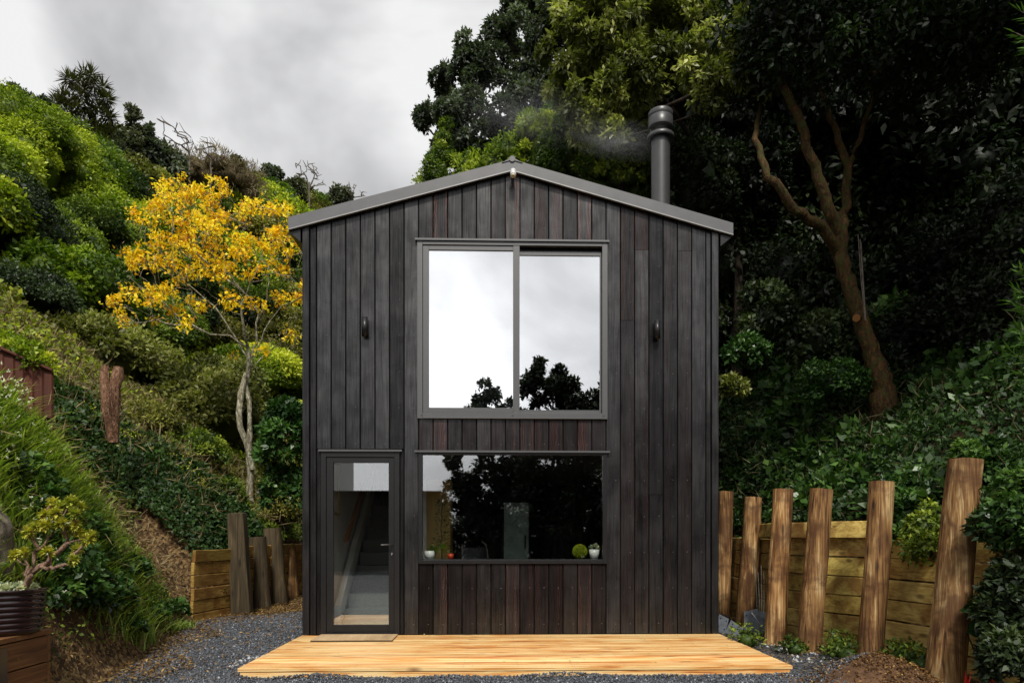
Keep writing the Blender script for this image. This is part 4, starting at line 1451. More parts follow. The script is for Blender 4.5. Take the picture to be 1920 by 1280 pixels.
# ---- skyline trees
def blob_tree(name, label, cat, mat, org, blobs, n, ll, trunk_pts=None, bark='bark_dark', lw=None, puffs_per=9, pr=.5, core=.0, spread=.6, rscale=1.0, droop=.1, tvar=.2, rmin=.012, flat=1.0, inner=.6, jit=.75, group=None):
    """tree: crown made of leafy clumps spread over several masses (world centre, radius), limbs reaching each clump"""
    t = empty(name, tuple(org), label, cat, group)
    org = Vector(org)
    cen, rad = [], []
    for c, r in blobs:
        for k in range(puffs_per):
            d = rand_dir(1)[0]
            cen.append(np.array(c) + d * r * jit * rng.random() ** .35 * np.array([1, 1, flat]))
            rad.append(r * pr * rng.uniform(.6, 1.25))
    cen, rad = np.array(cen), np.array(rad)
    a = Acc()
    mid = np.mean([c for c, r in blobs], 0)
    puff_leaves(a, cen - np.array(org), rad, n, ll, lw or ll * .5, core=core, inner=inner, spread=spread, droop=droop, tvar=tvar, centre=mid - np.array(org))
    link_mesh("crown", a.mesh("crown", mat), t)
    if trunk_pts is not None:
        nodes, par, rd, kids = grow(trunk_pts, list(cen), step=.4, rmin=rmin, rscale=rscale)
        wood(nodes, par, rd, "trunk", bark, t, org)
    return t

# cabbage tree: spiky heads on forking stems
d = 33
org = U(175, 300, d)
org.z = float(H(org.x, org.y)) - .3
ct = empty("cabbage_tree", tuple(org), "tall cabbage tree with many spiky heads against the sky at the left", "tree")
heads = []
for (px, py, r) in [(135, 150, 24), (165, 143, 22), (185, 165, 26), (200, 185, 22), (150, 175, 28), (125, 180, 22), (113, 195, 14), (140, 205, 28), (175, 200, 30), (205, 220, 20), (160, 230, 30), (185, 240, 28), (210, 245, 20), (145, 250, 22), (130, 225, 18), (172, 262, 26), (198, 268, 20)]:
    for k in range(2):
        heads.append(np.array(U(px + random.uniform(-9, 9), py + random.uniform(-7, 7), d + random.uniform(-1, 1))))
nodes, par, rd, kids = grow([[np.array(org), np.array(U(172, 290, d)), np.array(U(165, 250, d))]], heads, step=.35, rmin=.035, rscale=.9)
wood(nodes, par, rd, "trunk", 'bark_dark', ct, org)
a = Acc()
for h in heads:
    n = 75
    dd = norm(rand_dir(n) + [0, 0, .15])
    L = rng.uniform(.42, .68, n)
    P = np.repeat((h - np.array(org))[None], n, 0) + dd * .05
    Nn = norm(np.cross(np.cross(dd, [0, 0, 1.0]) + .01, dd))
    a.add(leaf_geo(P, dd, Nn, L, .06, .35 + .25 * dd[:, 2] + rng.normal(0, .15, n)))
link_mesh("blades", a.mesh("blades", 'lf_cabbage'), ct)

def small_tree(px, py, d, w, h, mat, n, ll, label, name="small_tree", shape='cone'):
    mat = 'lf_greyd'
    c = U(px, py, d)
    s = d / FPX
    blobs = []
    k = 7
    for i in range(k):
        f = i / (k - 1)
        wr = (1 - f * .75) if shape == 'cone' else math.sin(math.pi * (.18 + .7 * f))
        for q in range(3 if wr > .5 else 1):
            blobs.append((np.array(c) + np.array([rng.uniform(-1, 1) * w * s * wr * .6, rng.uniform(-.5, .5) * w * s, (f * 2 - 1) * h * s * .85]), max(w * s * wr * .55, .25)))
    g = Vector((c.x, c.y, float(H(c.x, c.y)) - .2))
    return blob_tree(name, label, "tree", mat, g, blobs, n, ll, [[np.array(g), np.array([c.x, c.y, c.z - h * s * .4]), np.array([c.x, c.y, c.z + h * s * .6])]], puffs_per=4, pr=.6, core=.5, rmin=.01)
small_tree(250, 250, 32, 18, 45, 'lf_dark', 2600, .22, "narrow dark conical tree on the skyline right of the cabbage tree")
small_tree(282, 275, 33, 20, 38, 'lf_dark', 2600, .22, "second dark tree on the skyline, left of the bare twigs")
small_tree(225, 285, 32, 30, 30, 'lf_dark', 2600, .22, "low dark tree right beneath the cabbage tree", shape='o')
small_tree(310, 300, 34, 36, 26, 'lf_dark', 3000, .22, "dark bushy tree below the bare twigs", shape='o')
small_tree(442, 328, 44, 28, 26, 'lf_dark', 2600, .28, "dark round tree on the skyline above the yellow crown", shape='o')
small_tree(508, 330, 62, 20, 16, 'lf_dark', 1800, .36, "small round tree on the skyline left of the leafless one", shape='o')
small_tree(555, 352, 64, 20, 18, 'lf_dark', 1800, .36, "dark tree on the skyline beneath the leafless one", shape='o')
small_tree(640, 368, 70, 20, 20, 'lf_dark', 1600, .36, "sparse dark tree on the skyline by the roof end", shape='o')
small_tree(35, 190, 27, 26, 14, 'lf_dark', 1600, .2, "low dark tree on the skyline at the far left", shape='o')
small_tree(85, 205, 27, 18, 10, 'lf_dark', 1200, .2, "low dark tree on the skyline left of the cabbage tree", shape='o')

def bare_tree(px0, py0, d, pts, label, r=.012):
    g = U(px0, py0, d)
    g.z = min(g.z, float(H(g.x, g.y)))
    att = [np.array(U(x + random.uniform(-6, 6), y + random.uniform(-6, 8), d + random.uniform(-1, 1))) for x, y in pts for _ in range(4)]
    t = empty("bare_tree", tuple(g), label, "tree")
    nodes, par, rd, kids = grow([[np.array(g), np.array(U(px0, py0 - 14, d)), np.array(U(px0 - 6, py0 - 40, d))], [np.array(U(px0, py0 - 14, d)), np.array(U(px0 + 8, py0 - 34, d))]], att, step=.3, rmin=r * 1.1, up=-.05, wob=.07, pw=3.4)
    wood(nodes, par, rd, "branches", 'bark_grey', t, g)
bare_tree(355, 300, 36, [(300, 222), (312, 232), (322, 240), (330, 228), (336, 250), (318, 262), (345, 252), (352, 262), (328, 270), (340, 275), (362, 262), (350, 250), (310, 250)], "bare twiggy tree leaning left on the skyline", .02)
bare_tree(395, 315, 38, [(376, 262), (385, 270), (392, 262), (402, 275), (410, 290), (418, 285), (405, 272), (368, 275), (380, 285), (415, 300)], "second bare twiggy tree on the skyline", .02)
bare_tree(580, 368, 66, [(560, 310), (566, 304), (572, 306), (580, 305), (588, 310), (594, 320), (600, 330), (606, 345), (570, 320), (586, 322), (560, 330), (578, 314), (598, 340)], "leafless grey tree on the skyline near the roof end", .032)
bare_tree(660, 380, 70, [(650, 350), (660, 345), (668, 352), (676, 362), (684, 360), (655, 360)], "tiny leafless tree right at the roof end", .03)
# dry grassy thicket
c = U(385, 345, 40)
bush("dry_thicket", "tan dry thicket on the slope above the yellow crown", "thicket", 'lf_tan', c, 2.6, 2, 1.1, 9000, .32, lw=.03, puffs=40, core=.6, jitter=.3)

# ------------------------------------------------------------------ yellow tree
YD = 14.0
def Y_(px, py, dd=0): return np.array(U(px, py, YD + dd))
org = U(470, 905, YD)
org.z -= .4
yt = empty("kowhai_like_tree", tuple(org), "small tree covered in golden yellow blossom with pale lichened trunk left of the house", "tree")
yt.name = "yellow_blossom_tree"
limbs = [
 [np.array(org), Y_(470, 890), Y_(466, 830), Y_(469, 770), Y_(462, 720), Y_(466, 690)],
 [Y_(466, 690), Y_(463, 650), Y_(430, 628), Y_(395, 628, -.2), Y_(360, 608, -.3), Y_(330, 608, -.4), Y_(290, 600, -.5), Y_(250, 606, -.6), Y_(225, 600, -.6)],
 [Y_(463, 670), Y_(440, 630, .2), Y_(415, 590, .3), Y_(385, 560, .3), Y_(350, 530, .3), Y_(330, 505, .2), Y_(300, 470, .2)],
 [Y_(463, 660), Y_(455, 610, -.3), Y_(452, 570, -.4), Y_(470, 530, -.5), Y_(485, 500, -.5), Y_(500, 440, -.5)],
 [Y_(466, 680), Y_(480, 640, .3), Y_(485, 590, .4), Y_(470, 560, .5), Y_(440, 530, .6), Y_(400, 480, .6), Y_(385, 430, .6)],
 [Y_(466, 690), Y_(490, 640, -.2), Y_(505, 600, -.3), Y_(530, 575, -.4), Y_(560, 560, -.5), Y_(590, 545, -.5)],
 [Y_(470, 690), Y_(500, 660, .2), Y_(530, 640, .2), Y_(545, 600, .2), Y_(570, 570, .3), Y_(600, 540, .3)],
 [Y_(485, 600, .4), Y_(500, 560, .5), Y_(505, 500, .6), Y_(520, 430, .6)],
 [Y_(330, 505, .2), Y_(320, 480, .3), Y_(345, 420, .3), Y_(330, 370, .3)],
]
ymask = [  # blossom masses px,py,rx,ry,count
 (275, 520, 38, 32, 22), (325, 535, 40, 25, 16), (225, 560, 20, 20, 8), (395, 560, 40, 25, 14), (460, 585, 40, 20, 10),
 (330, 365, 45, 35, 26), (390, 360, 55, 28, 30), (300, 345, 30, 16, 10), (350, 410, 70, 45, 60), (430, 400, 60, 40, 46), (490, 420, 55, 45, 46), (540, 470, 40, 50, 46),
 (400, 470, 80, 45, 60), (330, 470, 60, 40, 40), (270, 460, 40, 35, 16), (460, 500, 60, 35, 36), (545, 540, 30, 30, 16), (320, 560, 50, 25, 16), (265, 565, 40, 22, 22),
 (235, 590, 28, 14, 14), (345, 605, 28, 12, 8), (300, 600, 30, 10, 6), (280, 410, 30, 40, 16), (440, 660, 20, 10, 3), (500, 660, 14, 8, 3), (545, 625, 16, 10, 4), (260, 480, 30, 20, 8), (590, 500, 30, 60, 20), (370, 440, 120, 90, 60), (520, 400, 30, 20, 8)]
att = []
for (px, py, rx, ry, n) in ymask:
    for k in range(int(n * .6)):
        a_, r_ = random.uniform(0, 6.28), math.sqrt(random.random())
        att.append(Y_(px + rx * r_ * math.cos(a_), py + ry * r_ * math.sin(a_), random.uniform(-1.1, 1.1)))
nodes, par, rd, kids = grow(limbs, att, step=.16, rmin=.0048, rscale=1.0, pw=2.25, wob=.22, up=.2)
rd[:9] = np.maximum(rd[:9], .068)
wood(nodes, par, rd, "trunk", 'bark_lichen', yt, org, n=8, rcap=.13)
# second stem of the trunk
m = MB()
pts = [Y_(448, 775, -.1), Y_(452, 735, -.1), Y_(462, 700, 0)]
m.tube([Vector(p) - org for p in [Y_(474, 880, -.05), Y_(462, 830, -.12), Y_(450, 800, -.12)] + pts], [.06, .056, .058, .062, .062, .055], 9, wob=.05)
m.build("stem", 'bark_lichen', yt)
a = Acc()
tw = [np.array(nodes[i]) for i in range(len(nodes)) if kids[i] == 0]
for p in tw + [q for q in att if random.random() < .25]:
    p = p - np.array(org)
    n = random.randint(16, 40)
    P = p + rng.normal(0, .062, (n, 3)) * np.array([1.25, 1.0, .9])
    dd = norm(rand_dir(n) + [0, 0, -.35])
    a.add(leaf_geo(P, dd, rand_dir(n), rng.uniform(.06, .11, n), rng.uniform(.04, .065, n), rng.normal(.52, .28, n) + random.uniform(-.28, .25)))
link_mesh("blossom", a.mesh("blossom", 'lf_yellow'), yt)
a = Acc()
sel = random.sample(tw, min(150, len(tw)))
for p in sel:                # olive-brown seed pods and young leaves among the flowers
    p = p - np.array(org)
    n = 14
    P = p + rng.normal(0, .10, (n, 3))
    a.add(leaf_geo(P, norm(rand_dir(n) * .6 + [0, 0, -1]), rand_dir(n), .11, .018, rng.uniform(.1, .8, n)))
link_mesh("seed_pods", a.mesh("seed_pods", 'lf_tan'), yt)

# ------------------------------------------------------------------ big dark tree far behind the house
BD = 25
def px_blobs(lst, dep, jit=0):
    return [(np.array(U(px, py, dep + random.uniform(-jit, jit))), r * dep / FPX) for px, py, r in lst]
g = U(1000, 420, BD); g.z = float(H(g.x, g.y))
blob_tree("dark_evergreen_tree", "tall dark evergreen standing behind the house left of the bright tree, sky showing through", "tree", 'lf_greyd', g,
          px_blobs([(815, 215, 34), (850, 160, 40), (850, 240, 44), (890, 110, 46), (905, 180, 52), (920, 240, 46), (945, 60, 50), (960, 140, 56), (985, 210, 50), (1000, 20, 60), (1020, 100, 60), (950, 280, 36), (880, 280, 34), (1040, 180, 60), (1060, 40, 60), (835, 255, 30), (1010, 270, 36)], BD, 1.6),
          52000, .17, [[np.array(g), np.array(U(985, 330, BD)), np.array(U(960, 250, BD)), np.array(U(940, 160, BD))], [np.array(U(985, 330, BD)), np.array(U(900, 270, BD)), np.array(U(850, 220, BD))], [np.array(U(960, 260, BD)), np.array(U(1020, 150, BD)), np.array(U(1010, 50, BD))]],
          puffs_per=11, pr=.36, core=0, rmin=.02, inner=.5, jit=.85)
g = U(840, 420, 23); g.z = float(H(g.x, g.y))
blob_tree("ivy_clad_tree", "bright green ivy covered column against the sky just left of the roof peak", "tree", 'lf_green', g,
          px_blobs([(836, 240, 16), (834, 265, 22), (832, 290, 26), (826, 318, 32), (850, 330, 34), (822, 350, 34), (860, 370, 40)], 23, .4), 11000, .10,
          [[np.array(g), np.array(U(838, 330, 23)), np.array(U(836, 250, 23))]], puffs_per=9, pr=.5, core=.4, tvar=.25)

# ------------------------------------------------------------------ bright large-leaved tree above the flue
TD = 12.5
g = Vector((3.9, 6.5, float(H(3.9, 6.5))))
bl = px_blobs([(1080, 90, 60), (1075, 20, 60), (1130, 140, 70), (1150, 40, 70), (1200, 100, 75), (1215, 20, 70), (1270, 70, 70), (1290, 20, 70), (1330, 60, 60), (1120, 210, 60), (1180, 190, 60), (1060, 160, 40), (1350, 120, 50), (1100, -50, 90), (1220, -60, 90), (1340, -40, 90)], TD, .9) + px_blobs([(1390, 40, 60), (1385, 115, 50), (1440, 25, 55), (1340, 170, 42), (1490, 55, 45), (1300, 130, 50), (1420, 150, 32)], 11.0, .3)
blob_tree("bright_leaved_tree", "large tree with pale yellow-green leaves filling the top above the flue", "tree", 'lf_bright', g, bl, 52000, .12,
          [[np.array(g), np.array(U(1330, 420, TD + 2)), np.array(U(1290, 250, TD + 1)), np.array(U(1220, 150, TD))], [np.array(U(1290, 250, TD + 1)), np.array(U(1340, 80, TD)), np.array(U(1300, -20, TD))], [np.array(U(1220, 150, TD)), np.array(U(1130, 110, TD)), np.array(U(1080, 60, TD))]],
          puffs_per=12, pr=.33, core=0, lw=.052, rmin=.008, spread=.9, droop=.35, inner=.7, jit=.95, tvar=.28)
for (px, py, d, wx, hz, mt, n, ll, lb) in [
    (1020, 290, 15, 52, 60, 'lf_lime', 7000, .10, "bright green treetop directly behind the roof peak"),
    (1085, 285, 14.5, 60, 62, 'lf_green', 8500, .095, "green treetop behind the roof right of the peak"),
    (1165, 300, 14, 60, 75, 'lf_green', 9000, .10, "green leafy treetop behind the flue smoke"),
    (1220, 340, 15, 80, 80, 'lf_dark', 9000, .10, "dark treetop behind the flue"),
    (1300, 340, 14, 70, 90, 'lf_dark', 9000, .10, "dark treetop with small shiny leaves right of the flue"),
    (1380, 300, 15, 80, 110, 'lf_forest', 9000, .11, "dark foliage mass above the right roof end"),
    (1260, 230, 16, 90, 80, 'lf_dark', 9000, .12, "shaded foliage behind the flue cowl"),
    (1120, 230, 17, 90, 70, 'lf_green', 9000, .12, "mid green foliage left of the smoke"),
    (1000, 345, 16, 120, 50, 'lf_green', 8000, .11, "low green foliage along the roof ridge")]:
    s = d / FPX
    c_ = U(px, py, d)
    gz = float(H(c_.x, c_.y))
    t = empty("roofline_tree", (c_.x, c_.y, gz), lb, "tree")
    o = bush("crown", None, None, mt, (0, 0, c_.z - gz), wx * s, wx * s * .8, hz * s, n, ll, puffs=30, pr=.36, core=.6, low=-.8)
    o.parent = t
    m = MB()
    m.tube([(0, 0, -.2), (.08, .05, (c_.z - gz) * .5), (0, 0, c_.z - gz)], [.14, .10, .06], 8)
    m.build("trunk", 'bark_dark', t)

# ------------------------------------------------------------------ orange-barked tree on the right bank
OD = 10.6
def O_(px, py, dd=0): return np.array(U(px, py, OD + dd))
org = U(1660, 775, OD)
org.z = float(H(org.x, org.y)) - .15
ot = empty("orange_barked_tree", tuple(org), "big leaning tree with orange mossy bark on the right bank under the dark canopy", "tree")
def limb(pts, rads, name="limb", n=14, mat='bark_orange'):
    P, Rr = [], []
    for i in range(len(pts) - 1):
        for k in range(4):
            f = k / 4
            P.append(Vector(pts[i]) * (1 - f) + Vector(pts[i + 1]) * f + Vector(rng.normal(0, .012, 3)))
            Rr.append(rads[i] * (1 - f) + rads[i + 1] * f)
    P.append(Vector(pts[-1])); Rr.append(rads[-1])
    m = MB()
    m.tube([p - org for p in P], Rr, n, wob=.035)
    return m.build(name, mat, ot)
base_ = np.array(org)
limb([base_, O_(1656, 740), O_(1648, 700), O_(1632, 650), O_(1614, 600), O_(1596, 550), O_(1580, 500), O_(1573, 430)], [.23, .20, .15, .125, .115, .11, .11, .115], "trunk", 18)
limb([O_(1577, 450), O_(1552, 390, -.1), O_(1527, 310, -.2), O_(1500, 230, -.3), O_(1472, 165, -.4), O_(1440, 100, .3), O_(1410, 20, 1.2)], [.10, .088, .075, .065, .058, .045, .03])
limb([O_(1575, 450), O_(1586, 390, .2), O_(1590, 310, .3), O_(1568, 250, .4), O_(1545, 190, .5), O_(1520, 110, .6)], [.085, .075, .065, .05, .04, .025])
limb([O_(1590, 310, .3), O_(1612, 260, .3), O_(1636, 190, .2), O_(1642, 120, .1), O_(1650, 40, 0)], [.055, .045, .038, .032, .02])
limb([O_(1570, 470), O_(1540, 425, -.2), O_(1490, 395, -.5), O_(1440, 330, -.7), O_(1418, 260, -.4), O_(1425, 200, .4), O_(1410, 130, 1.2)], [.085, .08, .07, .055, .042, .03, .018])
m = MB()      # sawn branch stub
p = O_(1606, 596, -.17)
m.tube([Vector(O_(1610, 590, -.05)) - org, Vector(p) - org], [.07, .06], 10)
m.build("branch_stub", 'bark_orange', ot)
m = MB()
q = Vector(p) - org
dr = (Vector(p) - Vector(O_(1610, 590, -.05))).normalized()
m.tube([q, q + dr * .012], [.056, .056], 12)
m.build("sawn_face", 'rail', ot)
m = MB()      # hanging vines
for dx in (0, 9, 14):
    m.tube([Vector(O_(1609 + dx * .4, 440 + dx, -.3)) - org, Vector(O_(1614 + dx * .3, 520, -.35)) - org, Vector(O_(1622 + dx * .1, 600, -.3)) - org], .008, 4)
m.build("vine", 'bark_grey', ot)
# its canopy, extended out of frame to block sun over the bank
cb = px_blobs([(1420, 60, 90), (1500, 90, 90), (1580, 60, 100), (1660, 90, 100), (1740, 60, 110), (1820, 90, 100), (1890, 50, 110), (1450, 150, 60), (1540, 160, 50), (1620, 130, 60), (1700, 170, 70), (1830, 180, 70)], 9.8, 1.2)
for (x, y, z, r) in [(5.5, -1.5, 8.6, 1.6), (7.5, -1, 8.8, 1.8), (7, 1, 9.2, 2), (9.5, 0, 9.0, 2.0), (5, 1.5, 9.4, 1.6), (5.5, 3.5, 9.8, 1.8), (8, 3, 10, 2), (10.5, 2, 9.5, 2), (6.5, -3, 8.4, 1.5), (9, -3, 8.5, 1.9), (11, -2, 8.5, 2)]:  # unseen clumps overhead, added to keep the forest below dark
    cb.append((np.array([x, y, z]), r))
a = Acc()
cen, rad = [], []
for c_, r in cb:
    for k in range(9):
        cen.append(c_ + rand_dir(1)[0] * r * .85 * rng.random() ** .4 * np.array([1, 1, .7]))
        rad.append(r * rng.uniform(.28, .5))
cen = np.array(cen)
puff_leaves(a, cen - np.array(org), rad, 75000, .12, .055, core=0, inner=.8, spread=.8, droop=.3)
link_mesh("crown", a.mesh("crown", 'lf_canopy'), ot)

# dark forest on the slope behind
fproto = []
for k, mt in enumerate(['lf_forest', 'lf_dark']):
    a = Acc()
    cen_, r_ = dome_puffs(34, 1, 1, 1, .34, .18, -.8)
    puff_leaves(a, cen_, r_, 9000, .085, .04, centre=(0, 0, 0), core=.6, spread=.8)
    fproto.append(a.mesh("crown", mt))
ftr = bpy.data.meshes.new("trunk")
mm = MB()
mm.tube([(0, 0, -.2), (.05, 0, 1.2), (-.03, .05, 2.4), (.1, 0, 3.4)], [.10, .085, .07, .05], 10)
tmpo = mm.build("trunk", 'bark_dark', None, link=False)
k = 0
for (px, py, d, r) in [(1380, 120, 16, 2.6), (1440, 260, 17, 2.6), (1520, 330, 18, 2.4), (1500, 160, 17, 2.6), (1600, 220, 18, 2.8), (1700, 140, 17, 2.8), (1690, 320, 18, 2.6), (1790, 240, 16, 2.6), (1880, 160, 15, 2.6),
                       (1860, 350, 15, 2.4), (1780, 430, 16, 2.2), (1680, 480, 17, 2.2), (1560, 480, 18, 2.2), (1440, 430, 18, 2.4), (1380, 360, 17, 2.2), (1900, 500, 13, 1.6), (1820, 560, 14, 1.5), (1720, 600, 15, 1.5), (1490, 600, 16, 1.8), (1400, 560, 17, 2.0), (1340, 460, 17, 2.0),
                       (1450, 30, 20, 3.5), (1600, 60, 21, 3.5), (1750, 30, 21, 3.5), (1900, 30, 19, 3.5), (2000, 200, 16, 3), (2000, 400, 14, 2.5), (1300, 200, 20, 2.6), (1350, 40, 20, 3.2), (1250, 130, 20, 2.6)]:
    c_ = U(px, py, d)
    gz = float(H(c_.x, c_.y))
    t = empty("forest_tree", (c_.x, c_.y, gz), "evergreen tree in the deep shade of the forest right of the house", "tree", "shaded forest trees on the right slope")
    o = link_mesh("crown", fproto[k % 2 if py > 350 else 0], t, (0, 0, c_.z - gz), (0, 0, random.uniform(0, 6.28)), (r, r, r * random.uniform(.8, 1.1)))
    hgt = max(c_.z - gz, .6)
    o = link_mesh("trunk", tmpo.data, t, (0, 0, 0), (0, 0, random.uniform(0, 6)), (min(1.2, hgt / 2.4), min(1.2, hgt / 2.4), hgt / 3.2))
    k += 1

# undergrowth shrubs on the right bank
for (px, py, d, wx, hz, mt, n, ll, lb) in [
    (1440, 590, 11.5, 40, 60, 'lf_dark', 2200, .10, "loose dark shrub with lobed leaves close to the house's right edge"),
    (1400, 660, 11, 34, 26, 'lf_cover', 1500, .09, "low leafy sprig at the right of the house wall"),
    (1370, 725, 10.8, 28, 18, 'lf_bright', 1000, .07, "small pale sprig touching the right wall of the house"),
    (1545, 640, 11.3, 60, 50, 'lf_dark', 3200, .085, "dark shrub left of the orange-barked trunk"),
    (1560, 720, 10.8, 50, 34, 'lf_cover', 2600, .075, "green shrub at the left foot of the orange-barked trunk"),
    (1700, 690, 11.4, 60, 44, 'lf_dark', 3000, .08, "dark shrub right of the orange-barked trunk"),
    (1780, 730, 10.5, 60, 34, 'lf_cover', 3000, .07, "leafy mound on the upper right bank"),
    (1800, 640, 12.5, 70, 60, 'lf_forest', 4000, .085, "very dark shrub in the deep shade at the right"),
    (1880, 700, 9.5, 50, 50, 'lf_dark', 3000, .08, "dark shrub at the right edge above the bank"),
    (1700, 985, 6.9, 38, 60, 'lf_cover', 1900, .062, "bushy vine hanging over the sleepers between the two nearest piles"),
    (1735, 1010, 6.4, 34, 60, 'lf_green', 1300, .055, "lighter leafy vine spilling against the nearest pile"),
    (1925, 980, 5.3, 62, 95, 'lf_cover', 3400, .065, "thick leafy shrub right of the nearest pile"),
    (1915, 1130, 5.2, 60, 75, 'lf_dark', 2600, .07, "dark leafy shrub low in the right corner"),
    (1700, 655, 12.5, 75, 60, 'lf_forest', 4200, .09, "nearly black shrub just right of the orange-barked trunk's foot"),  # near-black shrubs from here on added to darken the lit slope
    (1765, 625, 11.2, 80, 65, 'lf_forest', 4200, .09, "nearly black shrub in the shade, second right of the orange-barked trunk"),
    (1835, 600, 10.2, 85, 70, 'lf_forest', 4200, .09, "nearly black shrub in the shade, third right of the orange-barked trunk"),
    (1905, 575, 9.2, 80, 75, 'lf_forest', 4200, .085, "nearly black shrub at the right edge behind the narrow leaves"),
    (1960, 480, 9.5, 90, 90, 'lf_forest', 4200, .09, "nearly black tall shrub on the right edge at mid height"),
    (1870, 470, 11, 80, 80, 'lf_forest', 4200, .09, "nearly black tall shrub on the upper right slope"),
    (1790, 500, 12.2, 75, 75, 'lf_forest', 4200, .09, "nearly black bush halfway up the right slope"),
    (1695, 925, 7.2, 42, 40, 'lf_cover', 2000, .062, "leafy vine mound on top of the sleepers beside the fifth pile"),
    (1900, 1235, 5.0, 62, 50, 'lf_dark', 2400, .06, "dark low shrub in the bottom right corner"),
    (1850, 870, 6.5, 60, 40, 'lf_cover', 2600, .07, "green shrub behind the top of the nearest pile")]:
    s = d / FPX
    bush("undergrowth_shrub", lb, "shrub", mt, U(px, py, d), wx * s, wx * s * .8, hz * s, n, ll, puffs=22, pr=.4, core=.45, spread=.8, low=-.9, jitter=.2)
# narrow-leaved branch reaching in at the right edge
og = U(1955, 640, 6.2)
ns = empty("narrow_leaved_shrub", tuple(og), "shrub with long narrow leaves reaching in at the right edge", "shrub")
a = Acc()
m = MB()
for (px, py) in [(1905, 500), (1890, 560), (1900, 610), (1895, 660), (1912, 700), (1900, 540), (1910, 580), (1915, 640), (1925, 480), (1900, 60), (1910, 20), (1925, 90)]:
    e0 = Vector(U(px + 60, py + 40, 6.2)); e1 = Vector(U(px, py, 6.1))
    m.tube([e0 - og, (e0 + e1) / 2 - og + Vector((0, 0, .03)), e1 - og], [.008, .006, .003], 4)
    n = 26
    f = rng.random(n)[:, None]
    P = np.array(e0)[None] * (1 - f) + np.array(e1)[None] * f - np.array(og)
    dd = norm(np.array(e1 - e0)[None] * 1.5 + rand_dir(n) * .35)
    a.add(leaf_geo(P, dd, norm(rand_dir(n) + [0, 0, 1]), rng.uniform(.10, .17, n), .017, rng.uniform(.5, 1, n)))
m.build("twigs", 'bark_grey', ns)
link_mesh("foliage", a.mesh("foliage", 'lf_cover'), ns)

# ------------------------------------------------------------------ ground cover on both banks (stuff)
def cover(name, mat, n, xr, yr, ll, cond, tintn=.2, scale_d=True, up=.05, lumps=.10, kind_label=None, wr=.6, base=.42, stand=.8):
    x = rng.uniform(*xr, n); y = rng.uniform(*yr, n)
    ok = cond(x, y)
    x, y = x[ok], y[ok]
    n = len(x)
    e = .03
    z = H(x, y)
    gxn = (H(x + e, y) - z) / e; gyn = (H(x, y + e) - z) / e
    nn = norm(np.stack([-gxn, -gyn, np.ones(n)], 1))
    lump = (np.sin(x * 4.1 + 1.3 * np.sin(y * 2.7)) * np.cos(y * 3.7 + np.sin(x * 3.1)) + .6 * np.sin(x * 9.7 + y * 6.1) * np.cos(y * 8.3 - x * 3)) * .5
    P = np.stack([x, y, z], 1) + nn * (up + lumps * (lump + .6) * rng.random(n) ** .6)[:, None]
    D = norm(nn * .3 + rand_dir(n) * .8 + np.array([0, 0, .1]))
    Nn = norm(nn * stand + rand_dir(n) * .6)
    dist = np.sqrt((x - CAM.x) ** 2 + (y - CAM.y) ** 2)
    L = ll * rng.uniform(.6, 1.3, n) * (np.clip(dist / 8, .8, 3) if scale_d else 1)
    T = base + lump * .22 + rng.normal(0, tintn, n)
    a = Acc()
    a.add(leaf_geo(P, D, Nn, L, L * wr, T))
    o = link_mesh(name, a.mesh(name, mat))
    tag(o, kind_label, None, None, 'stuff')
    return o
inl = lambda a0, a1: (lambda x, y: ((Xl(y) - x) > a0) & ((Xl(y) - x) < a1))
chip = lambda x, y: ((y > 1.0) & (y < 3.0) & (Xl(y) - x < 1.1))
cover("bank_leaves", 'lf_bank', 230000, (3.35, 11), (-4.5, 13), .066, lambda x, y: (x - Xr(y) > .06) & (x - Xr(y) < 4.2), lumps=.26, tintn=.24, kind_label="low leafy ground cover on the right bank")
cover("bank_scrub", 'lf_green', 160000, (-13, -3.5), (-8.5, 13), .045, lambda x, y: (Xl(y) - x > .10) & ~chip(x, y), kind_label="leafy ground cover on the left bank", base=.45)
cover("olive_scrub", 'lf_olive', 60000, (-13, -4.2), (-1, 14), .06, lambda x, y: (Xl(y) - x > .9) & ~chip(x, y), kind_label="olive scrub over the left slope", lumps=.22)
cover("dark_bank_leaves", 'lf_bank', 60000, (-9, -4.4), (2.6, 5.0), .05, lambda x, y: (Xl(y) - x > .02) & (Xl(y) - x < 3), kind_label="dark ivy over the bank behind the left wall", lumps=.2, up=.08)
cover("hillside_scrub", 'lf_olive', 110000, (-34, -5), (5, 42), .055, lambda x, y: (Xl(y) - x > 1.5), kind_label="low scrub between the shrubs of the far hillside", lumps=.3, up=.1)
cover("lime_scrub", 'lf_lime', 60000, (-24, -5), (4, 30), .055, lambda x, y: (Xl(y) - x > 2) & (np.sin(x * .9 + 1) * np.cos(y * .6) > 0), kind_label="light green scrub between the shrubs of the left hillside", lumps=.35, up=.12)
cover("rear_scrub", 'lf_cover', 50000, (-6, 5), (8.6, 24), .055, lambda x, y: (Xl(y) - x < 1.5) & (x - Xr(y) < .5), kind_label="leafy ground cover rising behind the house", lumps=.3, up=.08)
cover("dry_stalks", 'lf_tan', 16000, (-11, -4.6), (.5, 7), .09, lambda x, y: (Xl(y) - x > 1.5) & (np.sin(x * 1.1 + y * .7) > .1), kind_label="dry stalks on the slope above the fence", wr=.12, lumps=.2, stand=.1)

